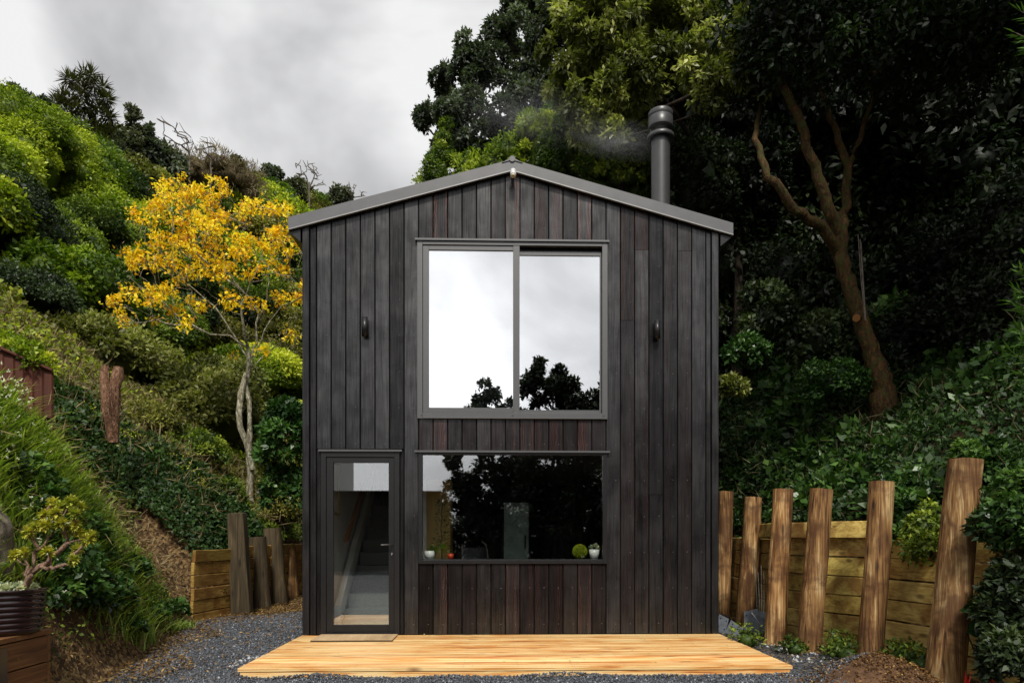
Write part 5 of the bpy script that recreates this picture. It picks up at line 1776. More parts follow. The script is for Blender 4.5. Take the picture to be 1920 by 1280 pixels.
cover("broad_leaves", 'lf_cover', 26000, (3.5, 9), (-4.5, 8), .11, lambda x, y: (x - Xr(y) > .1) & (x - Xr(y) < 4) & (np.sin(x * 2.3 + y) * np.cos(y * 1.9 - x) > .15), kind_label="patches of broader leaves on the right bank", lumps=.3, up=.12)
cover("bank_twigs", 'lf_tan', 5000, (3.5, 9), (-4.5, 8), .16, lambda x, y: (x - Xr(y) > .1) & (x - Xr(y) < 4), kind_label="dead twigs lying in the right bank's leaves", lumps=.3, up=.1, wr=.05, stand=.1)
cover("dead_twigs", 'lf_tan', 12000, (-11, -4), (-4, 9), .16, lambda x, y: (Xl(y) - x > .2), kind_label="dead twigs among the left bank's plants", lumps=.25, up=.1, wr=.05, stand=.1)
# light green creeper along the crest of the second bank
a = Acc()
for k in range(260):
    f = random.random()
    px = 130 + 320 * f + random.gauss(0, 7)
    py = 775 + 190 * f + random.gauss(0, 9) - 6
    p = HIT(px, py, 9.0)
    n = 34
    P = np.array(p)[None] + rng.normal(0, .085, (n, 3)) + [0, 0, .08]
    a.add(leaf_geo(P, norm(rand_dir(n) + [0, 0, .4]), norm(rand_dir(n) + [0, 0, 1]), rng.uniform(.03, .065, n), .025, rng.normal(.55, .2, n)))
tag(link_mesh("creeper", a.mesh("creeper", 'lf_lime')), "light green creeper along the crest of the left bank", kind='stuff')

# leaf litter and chips
def litter(name, mat, n, xr, yr, cond, ll, label):
    x = rng.uniform(*xr, n); y = rng.uniform(*yr, n)
    ok = cond(x, y)
    x, y = x[ok], y[ok]; n = len(x)
    z = H(x, y) + rng.uniform(.002, .03, n)
    D = norm(np.stack([rng.normal(size=n), rng.normal(size=n), rng.normal(0, .35, n)], 1))
    a = Acc()
    a.add(leaf_geo(np.stack([x, y, z], 1), D, norm(rand_dir(n) * .45 + [0, 0, 1]), ll * rng.uniform(.5, 1.4, n), ll * rng.uniform(.2, .5, n), rng.normal(.45, .28, n)))
    tag(link_mesh(name, a.mesh(name, mat)), label, None, None, 'stuff')
litter("wood_chips", 'lf_litter', 34000, (-6.2, -2.45), (-3, 9), lambda x, y: (((Xl(y) - x) < .35) & ((Xl(y) - x) > -.5 - .2 * np.sin(y * 3)) | (y > 2.6 + (x + 3.4) * .6 + .3 * np.sin(x * 5)) & (x > Xl(y) - .3)) | ((y > .9) & (y < 3.1) & (Xl(y) - x > 0) & (Xl(y) - x < 1.2)), .05, "brown leaf litter and bark chips along the left bank foot")
litter("scattered_litter", 'lf_litter', 1500, (-4.0, -2.4), (-3, 5), lambda x, y: (Xl(y) < x), .045, "scattered dry leaves on the grey gravel")
litter("litter_by_piles", 'lf_litter', 5000, (2.5, 4.2), (-3.2, 4), lambda x, y: (x < Xr(y)), .04, "dry leaves and chips at the foot of the right piles")

# ------------------------------------------------------------------ gravel
def stones(name, n, xr, yr, cond, size, label, mat='pebble', zf=None, tb=.35):
    x = rng.uniform(*xr, n); y = rng.uniform(*yr, n)
    ok = cond(x, y)
    x, y = x[ok], y[ok]; n = len(x)
    z = (H(x, y) if zf is None else zf(x, y)) + rng.uniform(-.003, .008, n)
    octv = np.array([(1, 0, 0), (0, 1, 0), (-1, 0, 0), (0, -1, 0), (0, 0, 1), (0, 0, -1)], float)
    V = octv[None] * (size * rng.uniform(.5, 1.3, (n, 1, 1))) * rng.uniform(.5, 1.2, (n, 6, 1))
    th_ = rng.uniform(0, 6.28, n); ct_, st_ = np.cos(th_), np.sin(th_)
    tl = rng.uniform(-.6, .6, n)
    X = V[:, :, 0] * ct_[:, None] - V[:, :, 1] * st_[:, None]
    Y = V[:, :, 0] * st_[:, None] + V[:, :, 1] * ct_[:, None]
    Z = V[:, :, 2] * .75 + X * tl[:, None] * .5
    P = np.stack([X + x[:, None], Y + y[:, None], Z + z[:, None]], 2).reshape(-1, 3)
    f = np.array([(0, 1, 4), (1, 2, 4), (2, 3, 4), (3, 0, 4), (1, 0, 5), (2, 1, 5), (3, 2, 5), (0, 3, 5)])
    Q_ = (f[None] + (np.arange(n) * 6)[:, None, None]).reshape(-1, 3)
    T = np.repeat(np.clip(rng.normal(tb, .22, n), 0, 1), 8)
    tag(link_mesh(name, mesh_np(name, P, Q_, T, mat)), label, None, None, 'stuff')
gcond = lambda x, y: (x > Xl(y) + .1) & ~((x > dk_x0 + .03) & (y > dk_y0 + .03)) & (x < Xr(y) - .15)
def heap(x, y):   # gravel pushed up against the fascia
    z = H(x, y)
    b = np.exp(-((y - (dk_y0 - .03)) / .07) ** 2) * (.008 + .028 * np.sin(x * 4.3) * np.sin(x * 1.9 + 1))
    return z + np.where((x > dk_x0) & (x < dk_x1), np.maximum(b, 0), 0)
stones("gravel", 16000, (-3.8, 3.6), (-2.75, -2.0), gcond, .013, "blue-grey crushed gravel along the deck front", zf=heap)
stones("gravel", 26000, (-4.6, -2.42), (-2.4, 4.2), lambda x, y: gcond(x, y) & (y < 3.0 + (x + 3.4) * .7), .014, "blue-grey crushed gravel path left of the deck")
stones("gravel", 2500, (2.5, 3.6), (-2.4, 1.0), gcond, .014, "crushed gravel right of the deck")
# white chalky stones beside the deck
stones("pale_stones", 50, (-2.72, -2.5), (-1.5, -.9), lambda x, y: x > -3.2, .022, "few pale broken stones beside the deck's left edge", tb=1.4)
stones("pale_stones", 60, (2.75, 3.3), (-1.4, -.2), lambda x, y: x > 2, .03, "few pale broken stones right of the deck", tb=1.3)

# soil and gravel heap
hc = U(1640, 1285, 5.55)
hp = tag(bpy.data.objects.new("soil_heap", None), "heap of brown soil and dark gravel at the lower right", "soil heap")
C.objects.link(hp)
hp.location = (hc.x, hc.y, G0 - .02)
a = Acc()
nu, nv = 60, 20
V = []
for j in range(nv + 1):
    for i in range(nu):
        r = j / nv
        t = 2 * math.pi * i / nu
        rx, ry = .62, .42
        xx, yy = rx * r * math.cos(t), ry * r * math.sin(t)
        V.append((xx, yy, (.28) * math.cos(r * math.pi / 2) ** 1.1 * (1 + .10 * math.sin(5 * xx + 3) + .08 * math.sin(9 * yy + 7 * xx)) + random.uniform(-.007, .007)))
Q_ = np.array([(j * nu + i, (j + 1) * nu + i, (j + 1) * nu + (i + 1) % nu, j * nu + (i + 1) % nu) for j in range(nv) for i in range(nu)])
link_mesh("heap", mesh_np("heap", V, Q_, None, 'soil', True), hp)
def hz(x, y):
    r = np.sqrt((x / .62) ** 2 + (y / .42) ** 2)
    return np.where(r < 1, .28 * np.cos(np.minimum(r, 1) * np.pi / 2) ** 1.1, 0)
n = 5200
x = rng.uniform(-.62, .62, n); y = rng.uniform(-.42, .42, n)
a.add(leaf_geo(np.stack([x, y, hz(x, y) + rng.uniform(0, .02, n)], 1), norm(rand_dir(n) * [1, 1, .5]), norm(rand_dir(n) * .6 + [0, 0, 1]), rng.uniform(.012, .04, n), rng.uniform(.008, .018, n), rng.normal(.3, .25, n)))
o = link_mesh("crumbs", a.mesh("crumbs", 'lf_litter'), hp)
o['kind'] = 'stuff'
n = 2200
x = rng.uniform(-.62, .2, n); y = rng.uniform(-.42, .42, n)
keep = (x < -.1 + .25 * np.sin(y * 9))
x, y = x[keep], y[keep]; n = len(x)
s_ = .011
P = []; 
octv = np.array([(1, 0, 0), (0, 1, 0), (-1, 0, 0), (0, -1, 0), (0, 0, 1), (0, 0, -1)], float)
V = octv[None] * s_ * rng.uniform(.5, 1.4, (n, 6, 1)) + np.stack([x, y, hz(x, y) + .012], 1)[:, None]
f = np.array([(0, 1, 4), (1, 2, 4), (2, 3, 4), (3, 0, 4), (1, 0, 5), (2, 1, 5), (3, 2, 5), (0, 3, 5)])
Q_ = (f[None] + (np.arange(n) * 6)[:, None, None]).reshape(-1, 3)
o = link_mesh("gravel_chips", mesh_np("gravel_chips", V.reshape(-1, 3), Q_, np.repeat(np.clip(rng.normal(.3, .2, n), 0, 1), 8), 'pebble'), hp)
o['kind'] = 'stuff'

# ------------------------------------------------------------------ grass and tufts
def tuft(name, label, cat, mat, loc, r, n, L, w, spread=.8, lean=(0, 0), group=None, stuff=False, tb=.5):
    """arching blades of three joined strips"""
    th_ = rng.uniform(0, 6.28, n)
    rr = r * np.sqrt(rng.random(n))
    P0 = np.stack([rr * np.cos(th_), rr * np.sin(th_), np.zeros(n)], 1)
    zt_ = H(P0[:, 0] + loc[0], P0[:, 1] + loc[1]) - loc[2]
    P0[:, 2] = zt_
    az = rng.uniform(0, 6.28, n)
    out_ = np.stack([np.cos(az) * spread + lean[0], np.sin(az) * spread + lean[1], np.zeros(n)], 1)
    Ln = L * rng.uniform(.5, 1.15, n)[:, None]
    V = []
    side = norm(np.cross(out_ + 1e-4, [0, 0, 1.0])) * w / 2
    pts = []
    for f in (0, .35, .7, 1.0):
        up = np.array([0, 0, 1.0]) * Ln * (f - .45 * f * f * spread)
        pts.append(P0 + up + out_ * Ln * f * f * .75)
    ws = (1, .95, .7, .05)
    V = np.stack([np.stack([p - side * k_, p + side * k_], 1) for p, k_ in zip(pts, ws)], 1).reshape(n, 8, 3)
    q = np.array([(0, 1, 3, 2), (2, 3, 5, 4), (4, 5, 7, 6)])
    Q_ = (q[None] + (np.arange(n) * 8)[:, None, None]).reshape(-1, 4)
    T = np.repeat(np.clip(rng.normal(tb, .2, n), 0, 1), 3)
    me_ = mesh_np(name, V.reshape(-1, 3), Q_, T, mat)
    o = link_mesh(name, me_, None, tuple(loc))
    if stuff:
        tag(o, label, None, None, 'stuff')
    else:
        tag(o, label, cat, group)
    return o
# long arching blades over the near left bank
spots = []
x0s = [(10, 800, 5.6), (60, 830, 6.0), (110, 850, 6.4), (40, 870, 5.8), (100, 900, 6.2), (160, 890, 6.8), (150, 940, 6.6), (200, 960, 7.2), (20, 760, 6.0), (-60, 760, 5.0), (-90, 840, 4.6), (-140, 780, 4.6), (-100, 700, 5.4), (80, 790, 6.5), (130, 830, 7.0), (190, 1000, 7.0), (220, 1030, 7.5), (-30, 800, 5.4), (70, 920, 6.2)]
for i, (px, py, d) in enumerate(x0s):
    p = U(px, py, d)
    z = float(H(p.x, p.y))
    tuft("grass_clump", "clump of long arching green blades on the near left bank", "grass clump", 'lf_grass', (p.x, p.y, z - .02), .40, 260, random.uniform(.30, .52), .016, .9, (.05, -.08), "long-bladed grass clumps on the left bank")
# short grass down the spur
for i, (px, py, d) in enumerate([(215, 1040, 7.4), (240, 1075, 7.7), (260, 1105, 8.0), (285, 1135, 8.4), (305, 1160, 8.7), (250, 1030, 8.2), (325, 1178, 9.0)]):
    p = U(px, py, d)
    z = float(H(p.x, p.y))
    tuft("grass_tuft", "short tuft of fresh grass on the crumbling spur of the left bank", "grass tuft", 'lf_grass', (p.x, p.y, z - .02), .26, 140, random.uniform(.14, .30), .012, .9, (.25, -.1), "short grass tufts on the left bank spur", tb=.6)
# strappy plants near the stump
for (px, py, d) in [(150, 745, 9.5), (175, 735, 9.6), (130, 760, 9.3)]:
    p = U(px, py, d); z = float(H(p.x, p.y))
    tuft("strappy_plant", "upright strap-leaved plant in front of the brown stump", "plant", 'lf_grass', (p.x, p.y, z), .2, 120, .5, .02, .5, group="strap-leaved plants by the stump", tb=.45)
for (px, py, d) in [(15, 660, 8.4), (45, 672, 8.4), (70, 690, 8.4), (-10, 650, 8.4)]:
    p = U(px, py, d)
    o = bush("leafy_plant", "fresh green leafy plant growing over the reddish fence", "plant", 'lf_lime', p, .2, .2, .17, 700, .06, puffs=10, group="fresh plants above the reddish fence", core=.4)
# white flowers
a = Acc()
for k in range(150):
    px, py, d = random.uniform(-20, 130), random.uniform(745, 850), random.uniform(5.5, 6.6)
    py = 745 + max(0, px) * .55 + random.uniform(-5, 60)
    p = U(px, py, d)
    z = float(H(p.x, p.y)) + random.uniform(.25, .42)
    n = 5
    dd = norm(rand_dir(n) + [0, 0, .2])
    a.add(leaf_geo(np.tile([p.x, p.y, z], (n, 1)), dd, rand_dir(n), .025, .012, .7))
tag(link_mesh("white_flowers", a.mesh("white_flowers", 'lf_white')), "tiny white flowers among the long grass on the left bank", kind='stuff')
# weeds at the foot of the right piles
for (px, py, d, s, lb) in [(1400, 1215, 7.6, .16, "yellowish weed at the foot of the third pile"), (1570, 1215, 7.0, .17, "small weed between the fourth and fifth piles"), (1590, 1235, 6.7, .15, "low weed left of the fifth pile"), (1690, 1220, 6.4, .17, "weed right of the fifth pile"), (1730, 1235, 6.0, .17, "weed left of the nearest pile"), (1490, 1235, 7.1, .12, "tiny weed beside the deck corner"), (1710, 1195, 6.3, .14, "taller leafy weed against the lowest sleepers")]:
    p = U(px, py, d)
    bush("weed", lb, "weed", 'lf_green', (p.x, p.y, float(H(p.x, p.y)) + s * .4), s, s, s * .9, 150, .05, puffs=8, core=.3, spread=1.2, lw=.025, pr=.45)
for (px, py, d, s) in [(290, 1180, 8.2, .13), (200, 1200, 6.8, .18), (160, 1230, 6.2, .17), (120, 1160, 5.9, .22), (110, 1090, 5.9, .26), (170, 1110, 6.4, .2), (130, 1030, 6.2, .22), (60, 1000, 5.9, .2), (330, 1150, 9.2, .12), (215, 1180, 6.9, .16), (95, 1050, 6.0, .2), (150, 1170, 6.1, .2), (185, 1150, 6.5, .16), (80, 960, 6.2, .2), (140, 960, 6.6, .2), (250, 1000, 8.0, .16), (30, 960, 5.9, .18), (180, 1040, 6.9, .16), (110, 1220, 5.7, .16), (240, 1210, 7.0, .12), (210, 1110, 7.2, .14)]:
    p = U(px, py, d)
    bush("broadleaf_weed", "dark broad-leaved weed low on the left bank", "weed", 'lf_cover', (p.x, p.y, float(H(p.x, p.y)) + s * .3), s, s, s * .8, 320, .07, puffs=9, core=.3, lw=.045, group="broad-leaved weeds on the left bank", spread=.9)
# big leaves low at the right
og = U(1850, 1200, 5.4)
bl_ = empty("big_leaved_plant", tuple(og), "plant with a few very large leaves right of the nearest pile's foot", "plant")
Ps = [U(1812, 1185, 5.3), U(1880, 1185, 5.2), U(1850, 1140, 5.4), U(1900, 1170, 5.2), U(1840, 1150, 5.5)]
Ds = [(.9, -.3, .35), (1, -.2, .1), (.5, -.5, .3), (1, -.4, .2), (-.6, -.5, .2)]
for p_, d_ in zip(Ps, Ds):
    g_ = leaf_geo(np.array([np.array(p_ - og)]), np.array([d_]), np.array([[.1, -.6, .8]]), .26, .17, np.array([.6]), .1)
    # finer oval leaf
    m = MB()
    D_ = Vector(d_).normalized(); S_ = D_.cross(Vector((.1, -.92, .4))).normalized(); N_ = S_.cross(D_)
    L_, W_ = .26, .085
    vs = [Vector(p_ - og)]
    k_ = 8
    ctr, lft, rgt = [], [], []
    for i in range(k_ + 1):
        f_ = i / k_
        wv_ = W_ * math.sin(math.pi * min(1, f_ ** .8)) * 1.0
        c0 = Vector(p_ - og) + D_ * L_ * f_ - N_ * .10 * f_ * f_
        ctr.append(c0); lft.append(c0 + S_ * wv_ + N_ * .015); rgt.append(c0 - S_ * wv_ + N_ * .015)
    V_ = ctr + lft + rgt
    F_ = [(i, i + 1, k_ + 2 + i, k_ + 1 + i) for i in range(k_)] + [(i, 2 * k_ + 2 + i, 2 * k_ + 3 + i, i + 1) for i in range(k_)]
    m.add(V_, F_, True)
    m.build("large_leaf", 'lf_cover', bl_)
m = MB()
for p_ in Ps:
    q_ = Vector((og.x, og.y, float(H(og.x, og.y))))
    m.tube([q_ - og, (q_ + p_) / 2 - og + Vector((0, 0, .05)), p_ - og], .006, 5)
m.build("leaf_stalks", 'bark_dark', bl_)
# red-leaved shoots
for px, lb in ((1812, "left of two small red spiky shoots in the lower right corner"), (1858, "right of two small red spiky shoots in the lower right corner")):
    p = U(px, 1285, 5.25)
    t = tuft("red_shoot", lb, "plant", 'red', (p.x, p.y, float(H(p.x, p.y))), .012, 12, .22, .012, .25, (.12, 0))

# ------------------------------------------------------------------ stump, fence, rock, planter
so_ = U(205, 790, 9.8)
so_.z = float(H(so_.x, so_.y)) - .1
st = empty("forked_stump", tuple(so_), "dead brown forked stump standing on the left slope", "stump")
s_ = 9.8 / FPX
def S_p(px, py, dd=0): return Vector(U(px, py, 9.8 + dd)) - so_
m = MB()
m.tube([S_p(212, 830), S_p(210, 790), S_p(207, 760), S_p(200, 735), S_p(196, 710), S_p(197, 686)], [9 * s_, 12 * s_, 16 * s_, 10 * s_, 9 * s_, 6.5 * s_], 14, wob=.16)
m.build("stem", 'stump', st)
m = MB()
m.tube([S_p(208, 780), S_p(214, 750), S_p(215, 725), S_p(221, 705), S_p(222, 688)], [12 * s_, 11 * s_, 9 * s_, 11 * s_, 8 * s_], 14, wob=.16)
m.build("stem", 'stump', st)
m = MB()
for k in range(26):
    x0_, y0_ = random.uniform(194, 224), random.uniform(700, 780)
    m.tube([S_p(x0_, y0_, -.17), S_p(x0_ + random.uniform(-8, 8), y0_ + 22, -.19), S_p(x0_ + random.uniform(-12, 12), y0_ + 50, -.12)], .004, 4)
m.build("dead_roots", 'stump', st)

fo = U(40, 745, 8.2)
fe = empty("garden_fence", tuple(fo), "short red-brown board fence at the left edge of the slope", "fence")
fpts = [(-30, 640, 745), (-12, 645, 745), (8, 655, 748), (26, 668, 748), (44, 676, 752), (62, 682, 755), (80, 690, 758)]
for i, (px, t_, b_) in enumerate(fpts):
    d_ = 8.0 + i * .05
    a_, b2 = Vector(U(px, t_, d_)), Vector(U(px + 16.5, t_ + 5, d_ + .03))
    c_, e_ = Vector(U(px, b_ + 25, d_)), Vector(U(px + 16.5, b_ + 25, d_ + .03))
    off = Vector((.01, .025, 0))
    m = MB()
    m.hexa([c_ - fo, e_ - fo, e_ + off - fo, c_ + off - fo, a_ - fo, b2 - fo, b2 + off - fo, a_ + off - fo])
    m.build("board", 'redfence', fe)
m = MB()
a_, b2 = Vector(U(-30, 640, 7.97)), Vector(U(97, 694, 8.32))
m.tube([a_ - fo, b2 - fo], .022, 6)
m.build("top_rail", 'redfence', fe)

# clay face
rk = U(-38, 1030, 5.1)
a = Acc()
g_, q_ = sphere_quads((0, 0, 0), 1, 26, 16)
g_ = g_ * np.array([.22, .20, .36])
g_ += norm(g_) * (np.sin(g_[:, :1] * 21) * np.cos(g_[:, 2:] * 17) * .03 + rng.normal(0, .008, (len(g_), 1)))
a.add((g_, q_, np.zeros(len(q_))))
o = link_mesh("boulder", mesh_np("boulder", g_, q_, None, 'rock', True), None, tuple(rk))
tag(o, "grey-brown rock face behind the maroon pot", "rock")

# planter box
far = U(98, 1178, 4.9)
W, Ht = .26, far.z - G0
bx = empty("timber_planter_bench", (far.x - W, far.y - .7, G0), "brown timber bench box at the left edge under the maroon pot", "bench")
for k in range(3):
    m = MB()
    m.box(-W + k * .174, -W + k * .174 + .169, -.7, .7, Ht - .035, Ht)
    m.build("top_board", 'crate', bx, bevel=.003)
for k in range(3):
    z0_ = Ht - .04 - (k + 1) * .19
    m = MB()
    m.box(W - .04, W - .008, -.69, .66, z0_ + .006, z0_ + .186)
    m.build("side_board", 'crate2', bx, bevel=.003)
    m = MB()
    m.box(-W + .01, W - .008, .662, .695, z0_ + .006, z0_ + .186)
    m.build("end_board", 'crate', bx, bevel=.003)
m = MB()
m.box(W - .007, W + .001, .18, .25, 0, Ht - .06)
m.build("steel_strap", 'black', bx)
m = MB()
m.box(-W - .04, -W - .005, -.7, .7, Ht, Ht + .26)
m.build("back_board", 'oldpost', bx)

pc = U(2, 1165, 4.66)
pr_ = 72 * 4.66 / FPX
zb_, ztp = Ht + G0 + .002, U(10, 1103, 4.66).z
ph_ = ztp - zb_
pcy = pc.y
ap = empty("glazed_plant_pot", (pc.x, pcy, zb_), "dark maroon ribbed glazed pot holding the branching succulent", "plant pot")
prof = [(.001, 0), (pr_ * .80, 0), (pr_ * .84, .01)]
nr = 7
for i in range(nr):
    f0 = .06 + i * .12
    r_ = pr_ * (.84 + .14 * math.sin(min(1, (f0 + .1) * 1.0) * 1.5))
    prof += [(r_ - .006, ph_ * f0), (r_ + .004, ph_ * (f0 + .03)), (r_ + .004, ph_ * (f0 + .075)), (r_ - .006, ph_ * (f0 + .105))]
prof += [(pr_ * .99, ph_ * .93), (pr_ * 1.04, ph_ * .95), (pr_ * 1.04, ph_), (pr_ * .96, ph_), (pr_ * .94, ph_ - .03), (.001, ph_ - .03)]
m = MB()
m.lathe(prof, 48)
m.build("pot", 'glaze', ap)
for k in range(24):
    a_ = k * 2.4
    r_ = pr_ * .85 * math.sqrt((k + .5) / 24)
    n = 26
    dd = norm(rand_dir(n) + [0, 0, .45])
    leaf_obj("succulent_rosette", 'lf_pale', ap, np.tile([r_ * math.cos(a_), r_ * math.sin(a_), ph_ + .004], (n, 1)), dd, .042, .026)
ae = empty("branching_succulent", (pc.x + .12, pcy - .02, zb_ + ph_), "tree-like succulent with thick pink stems and yellow-green rosettes, planted in the maroon pot", "succulent")
aorg = Vector((pc.x + .12, pcy - .02, zb_ + ph_))
AD = (aorg - CAM).dot(FW)
def A_p(px, py, dd=0): return np.array(U(px, py, AD + dd))
ros = [(45, 1037, 0), (28, 1040, .05), (90, 1036, -.1), (72, 985, 0), (60, 990, .05), (85, 965, 0), (84, 985, -.05), (112, 950, 0), (100, 942, .05), (128, 945, 0), (140, 962, -.03), (115, 980, -.06), (140, 985, 0), (150, 1000, .03), (125, 995, .03), (165, 1012, 0), (138, 1050, -.1), (145, 1030, .02), (150, 950, .05), (52, 998, -.05), (172, 1005, .05), (105, 962, -.07), (135, 940, 0)]
limbs = [[np.array(aorg) - [0, 0, .03], A_p(55, 1085), A_p(62, 1070)],
         [A_p(62, 1070), A_p(66, 1040), A_p(80, 1018), A_p(100, 1000), A_p(115, 985)],
         [A_p(60, 1075), A_p(90, 1050), A_p(115, 1030), A_p(135, 1010), A_p(160, 1005)],
         [A_p(58, 1080), A_p(52, 1060), A_p(42, 1045)],
         [A_p(75, 1062, -.05), A_p(100, 1068, -.08), A_p(125, 1055, -.1)]]
nodes, par, rd, kids = grow(limbs, [A_p(*r) for r in ros], step=.035, rmin=.007, pw=2.6, wob=.15, up=.1)
wood(nodes, par, rd, "stems", 'stem', ae, aorg, n=8, rcap=.026)
for r in ros:
    n = 70
    c_ = A_p(*r) - np.array(aorg)
    dd = norm(rand_dir(n) + [0, -.2, .35])
    leaf_obj("rosette", 'lf_aeonium', ae, c_ + dd * .006, dd, rng.uniform(.038, .055, n), .022)

# ------------------------------------------------------------------ steel brackets and rods beside the house
def bracket(px, py, d, w_, h_, tilt, rz, label, fold=True):
    p = U(px, py, d)
    t = empty("steel_bracket", (p.x, p.y, G0 + .01), label, "steel bracket", rz=rz)
    t.rotation_euler = (R(-8), tilt, rz)
    m = MB()
    m.box(-w_ / 2, w_ / 2, 0, .006, 0, h_)
    o = m.build("plate", 'galv', t)
    if fold:
        m = MB()
        m.box(w_ / 2 - .004, w_ / 2 + .12, -.08, -.074, 0, h_)
        m.build("side_plate", 'galv', t)
        m = MB()
        m.box(-w_ / 2, w_ / 2, -.12, -.001, 0, .006)
        m.build("foot_plate", 'galv', t)
    m = MB()
    for (a_, b_) in ((-.3, .8), (.3, .8), (.3, .3), (-.3, .3)):
        m.tube([(a_ * w_, -.001, b_ * h_), (a_ * w_, -.004, b_ * h_)], .010, 8)
    m.build("bolt_hole", 'black', t)
bracket(1405, 1200, 8.6, .13, .27, R(2), R(-10), "upright grey steel bracket in front of the second pile")
bracket(1372, 1200, 8.3, .20, .17, R(33), R(12), "tilted grey steel bracket close to the deck", False)
bracket(1350, 1195, 8.6, .16, .22, R(24), R(20), "grey steel bracket leaning against the house corner", False)
bracket(1420, 1180, 8.9, .17, .26, R(-18), R(-14), "darker steel bracket behind the upright one", False)
for k, (px, lb) in enumerate(((1413, "leftmost"), (1419, "second from left"), (1425, "third from left"), (1430, "rightmost"))):
    b_ = Vector(U(1420 + k * 3.5, 1178, 8.5 + k * .03)); t_ = Vector(U(px + 2, 1060 + (k % 2) * 12, 8.75))
    m = MB()
    m.tube([b_, (b_ + t_) / 2 + Vector((.01, 0, 0)), t_], .003, 6)
    tag(m.build("steel_rod", 'rod'), lb + " of the thin steel rods leaning between second and third piles", "steel rod", "thin steel rods")
b_ = Vector(U(1429, 1175, 8.2)); t_ = Vector(U(1409, 1148, 8.2))
m = MB(); m.tube([b_, t_], .009, 8)
tag(m.build("steel_pipe", 'edge'), "short bright metal pipe lying slanted over the brackets", "metal pipe")

# ------------------------------------------------------------------ what stands behind the camera and shows in the glass
gy0 = -16.0
nh = empty("neighbour_garage", (-6.0, gy0, G0), "long low dark garage with corrugated roof edge, seen reflected in the lower glass", "garage")
m = MB(); m.box(-4.0, 3.85, -1.2, 0, 0, 2.74); m.build("wall", 'dark_roof', nh)
m = MB()
for k in range(89):
    x_ = -4.1 + k * .09
    m.hexa([(x_, .15, 2.75), (x_ + .09, .15, 2.75), (x_ + .09, -1.3, 2.79), (x_, -1.3, 2.79), (x_ + .02, .15, 2.80), (x_ + .07, .15, 2.80), (x_ + .07, -1.3, 2.84), (x_ + .02, -1.3, 2.84)])
m.build("roof", 'dark_roof', nh)
nh2 = empty("weatherboard_gable", (-7.4, -17.5, G0), "pale two storey weatherboard wall reflected at the left of the door glass", "house")
for k in range(30):
    m = MB()
    z_ = .05 + k * .16
    m.hexa([(-1.5, 0, z_), (1.15, 0, z_), (1.15, -4, z_), (-1.5, -4, z_), (-1.5, -.02, z_ + .155), (1.15, -.02, z_ + .155), (1.15, -4, z_ + .155), (-1.5, -4, z_ + .155)])
    m.build("weatherboard", 'white_board', nh2)
m = MB(); m.box(-1.6, 1.3, -4.1, .1, 4.86, 4.98); m.build("roof", 'dark_roof', nh2)
# trees
def ref_tree(x, y, h, blobs, label, n=16000):
    g_ = (x, y, G0)
    bl = [(np.array([x + a_, y + b_, c_]), r_) for a_, b_, c_, r_ in blobs]
    blob_tree("garden_tree", label, "tree", 'lf_forest', g_, bl, n, .2, [[np.array(g_), np.array([x + .2, y, h * .4]), np.array([x, y, h * .7])]], puffs_per=9, pr=.36, core=0, rmin=.022)
ref_tree(2.3, -20, 8, [(-.5, 0, 4.0, 1.6), (-.4, 0, 5.6, 1.2), (-.4, 0, 7.2, 1.0), (.9, 0, 6.0, 1.2), (-1.1, 0, 5.6, .8), (.2, 0, 7.0, .8), (-1.0, .5, 3.2, 1.4), (.2, .5, 2.2, 1.6), (1.5, 0, 3.5, 1.5), (-.6, 0, 8.0, .5), (.25, 0, 7.7, .5)], "tall dark tree reflected in the right upper pane", 34000)
ref_tree(4.9, -19, 7, [(0, 0, 3.6, 1.9), (-.2, 0, 6.3, 1.2), (-1.2, 0, 6.0, 1.1), (-.6, 0, 4.6, 1.3), (1.8, 0, 5.5, 1.7), (3.6, 0, 4.5, 2), (0, 0, 2, 1.7), (2, 0, 2.5, 2)], "broad dark tree reflected at the right of the lower window", 26000)
ref_tree(-.3, -22, 6.5, [(0, 0, 3.4, 1.5), (.1, 0, 5.4, 1.0), (-.5, 0, 6.2, .8), (-.2, 0, 7.2, .7), (.5, 0, 6.6, .6), (-1.5, 0, 4.4, .6), (.9, 0, 4.2, .7), (-1.1, 0, 3.2, 1.0), (0, 0, 2, 1.5)], "dark tree reflected behind the window mullion", 20000)
ref_tree(-2.6, -24, 3.5, [(0, 0, 2.2, 1.1), (.8, 0, 3.0, 1.0), (1.4, 0, 1.6, 1.2), (-.6, 0, 1.5, 1.2)], "low dark tree reflected in the middle of the lower window", 9000)
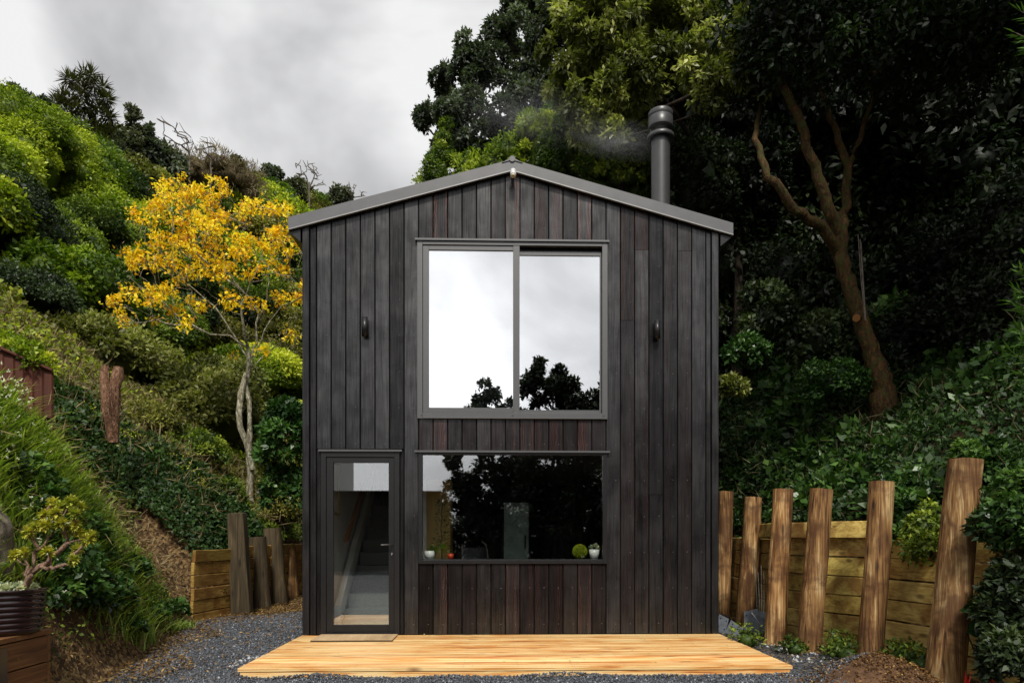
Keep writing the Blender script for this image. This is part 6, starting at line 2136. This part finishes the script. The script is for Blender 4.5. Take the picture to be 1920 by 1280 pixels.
for i, (x, y, z, r) in enumerate([(-1.5, -26, .6, 1.7), (1, -26, .8, 1.9), (4, -26, 1.6, 2.8), (7.5, -25, 2.5, 3.6), (11, -24, 3, 4), (15, -22, 3, 4.5), (-4, -27, .8, 1.9), (5.8, -25, 4.5, 2.4), (9.5, -25, 5.2, 2.8), (-7, -28, .8, 2)]):
    o = link_mesh("dark_thicket", fproto[0], None, (x, y, z), (0, 0, i), (r, r, r * .9))
    tag(o, "dark evergreen thicket behind the drive, seen only in the window reflections", "shrub", "dark thickets behind the drive")
ref_tree(8.5, -20, 8, [(0, 0, 3.5, 2.2), (1, 0, 5.5, 2), (3, 0, 5, 2.5)], "wide dark tree far right behind the garden", 9000)

# ------------------------------------------------------------------ smoke
def mat_smoke(dens):
    m, nt, o = newmat("wood_smoke")
    t = N(nt, 'ShaderNodeTexCoord')
    ln = N(nt, 'ShaderNodeVectorMath', operation='LENGTH')
    nt.links.new(t.outputs['Object'], ln.inputs[0])
    fall = ramp(nt, ln.outputs['Value'], [(0.0, (1,) * 3), (0.35, (.4,) * 3), (.65, (.12,) * 3), (.97, (0,) * 3)])
    nz = ramp(nt, noise(nt, mapping(nt, t.outputs['Object'], (1.5, 1.5, 2.2)), 1.6, 4, .6, .8), [(.38, (0.05,) * 3), (.68, (1,) * 3)])
    d = math_(nt, 'MULTIPLY', math_(nt, 'MULTIPLY', fall, nz), dens)
    p = N(nt, 'ShaderNodeVolumePrincipled')
    p.inputs['Color'].default_value = (.9, .92, .95, 1)
    nt.links.new(d, p.inputs['Density'])
    nt.links.new(p.outputs[0], o.inputs['Volume'])
    return m
cz = UY(1205, 262, fy)
for i, (px, py, rx, rz, dn, lb) in enumerate([(1158, 262, .95, .34, 1.9, "thin pale smoke drifting left from the flue cowl"), (985, 215, 1.3, .6, 1.0, "fainter smoke further left in front of the dark tree")]):
    c_ = UY(px, py, fy + .1 * i)
    g_, q_ = sphere_quads((0, 0, 0), 1, 20, 12)
    MT['smoke'] = mat_smoke(dn)
    o = link_mesh("smoke", mesh_np("smoke", g_, q_, None, 'smoke', True), None, tuple(c_), (0, R(6), 0), (rx, .3, rz))
    tag(o, lb, None, None, 'stuff')
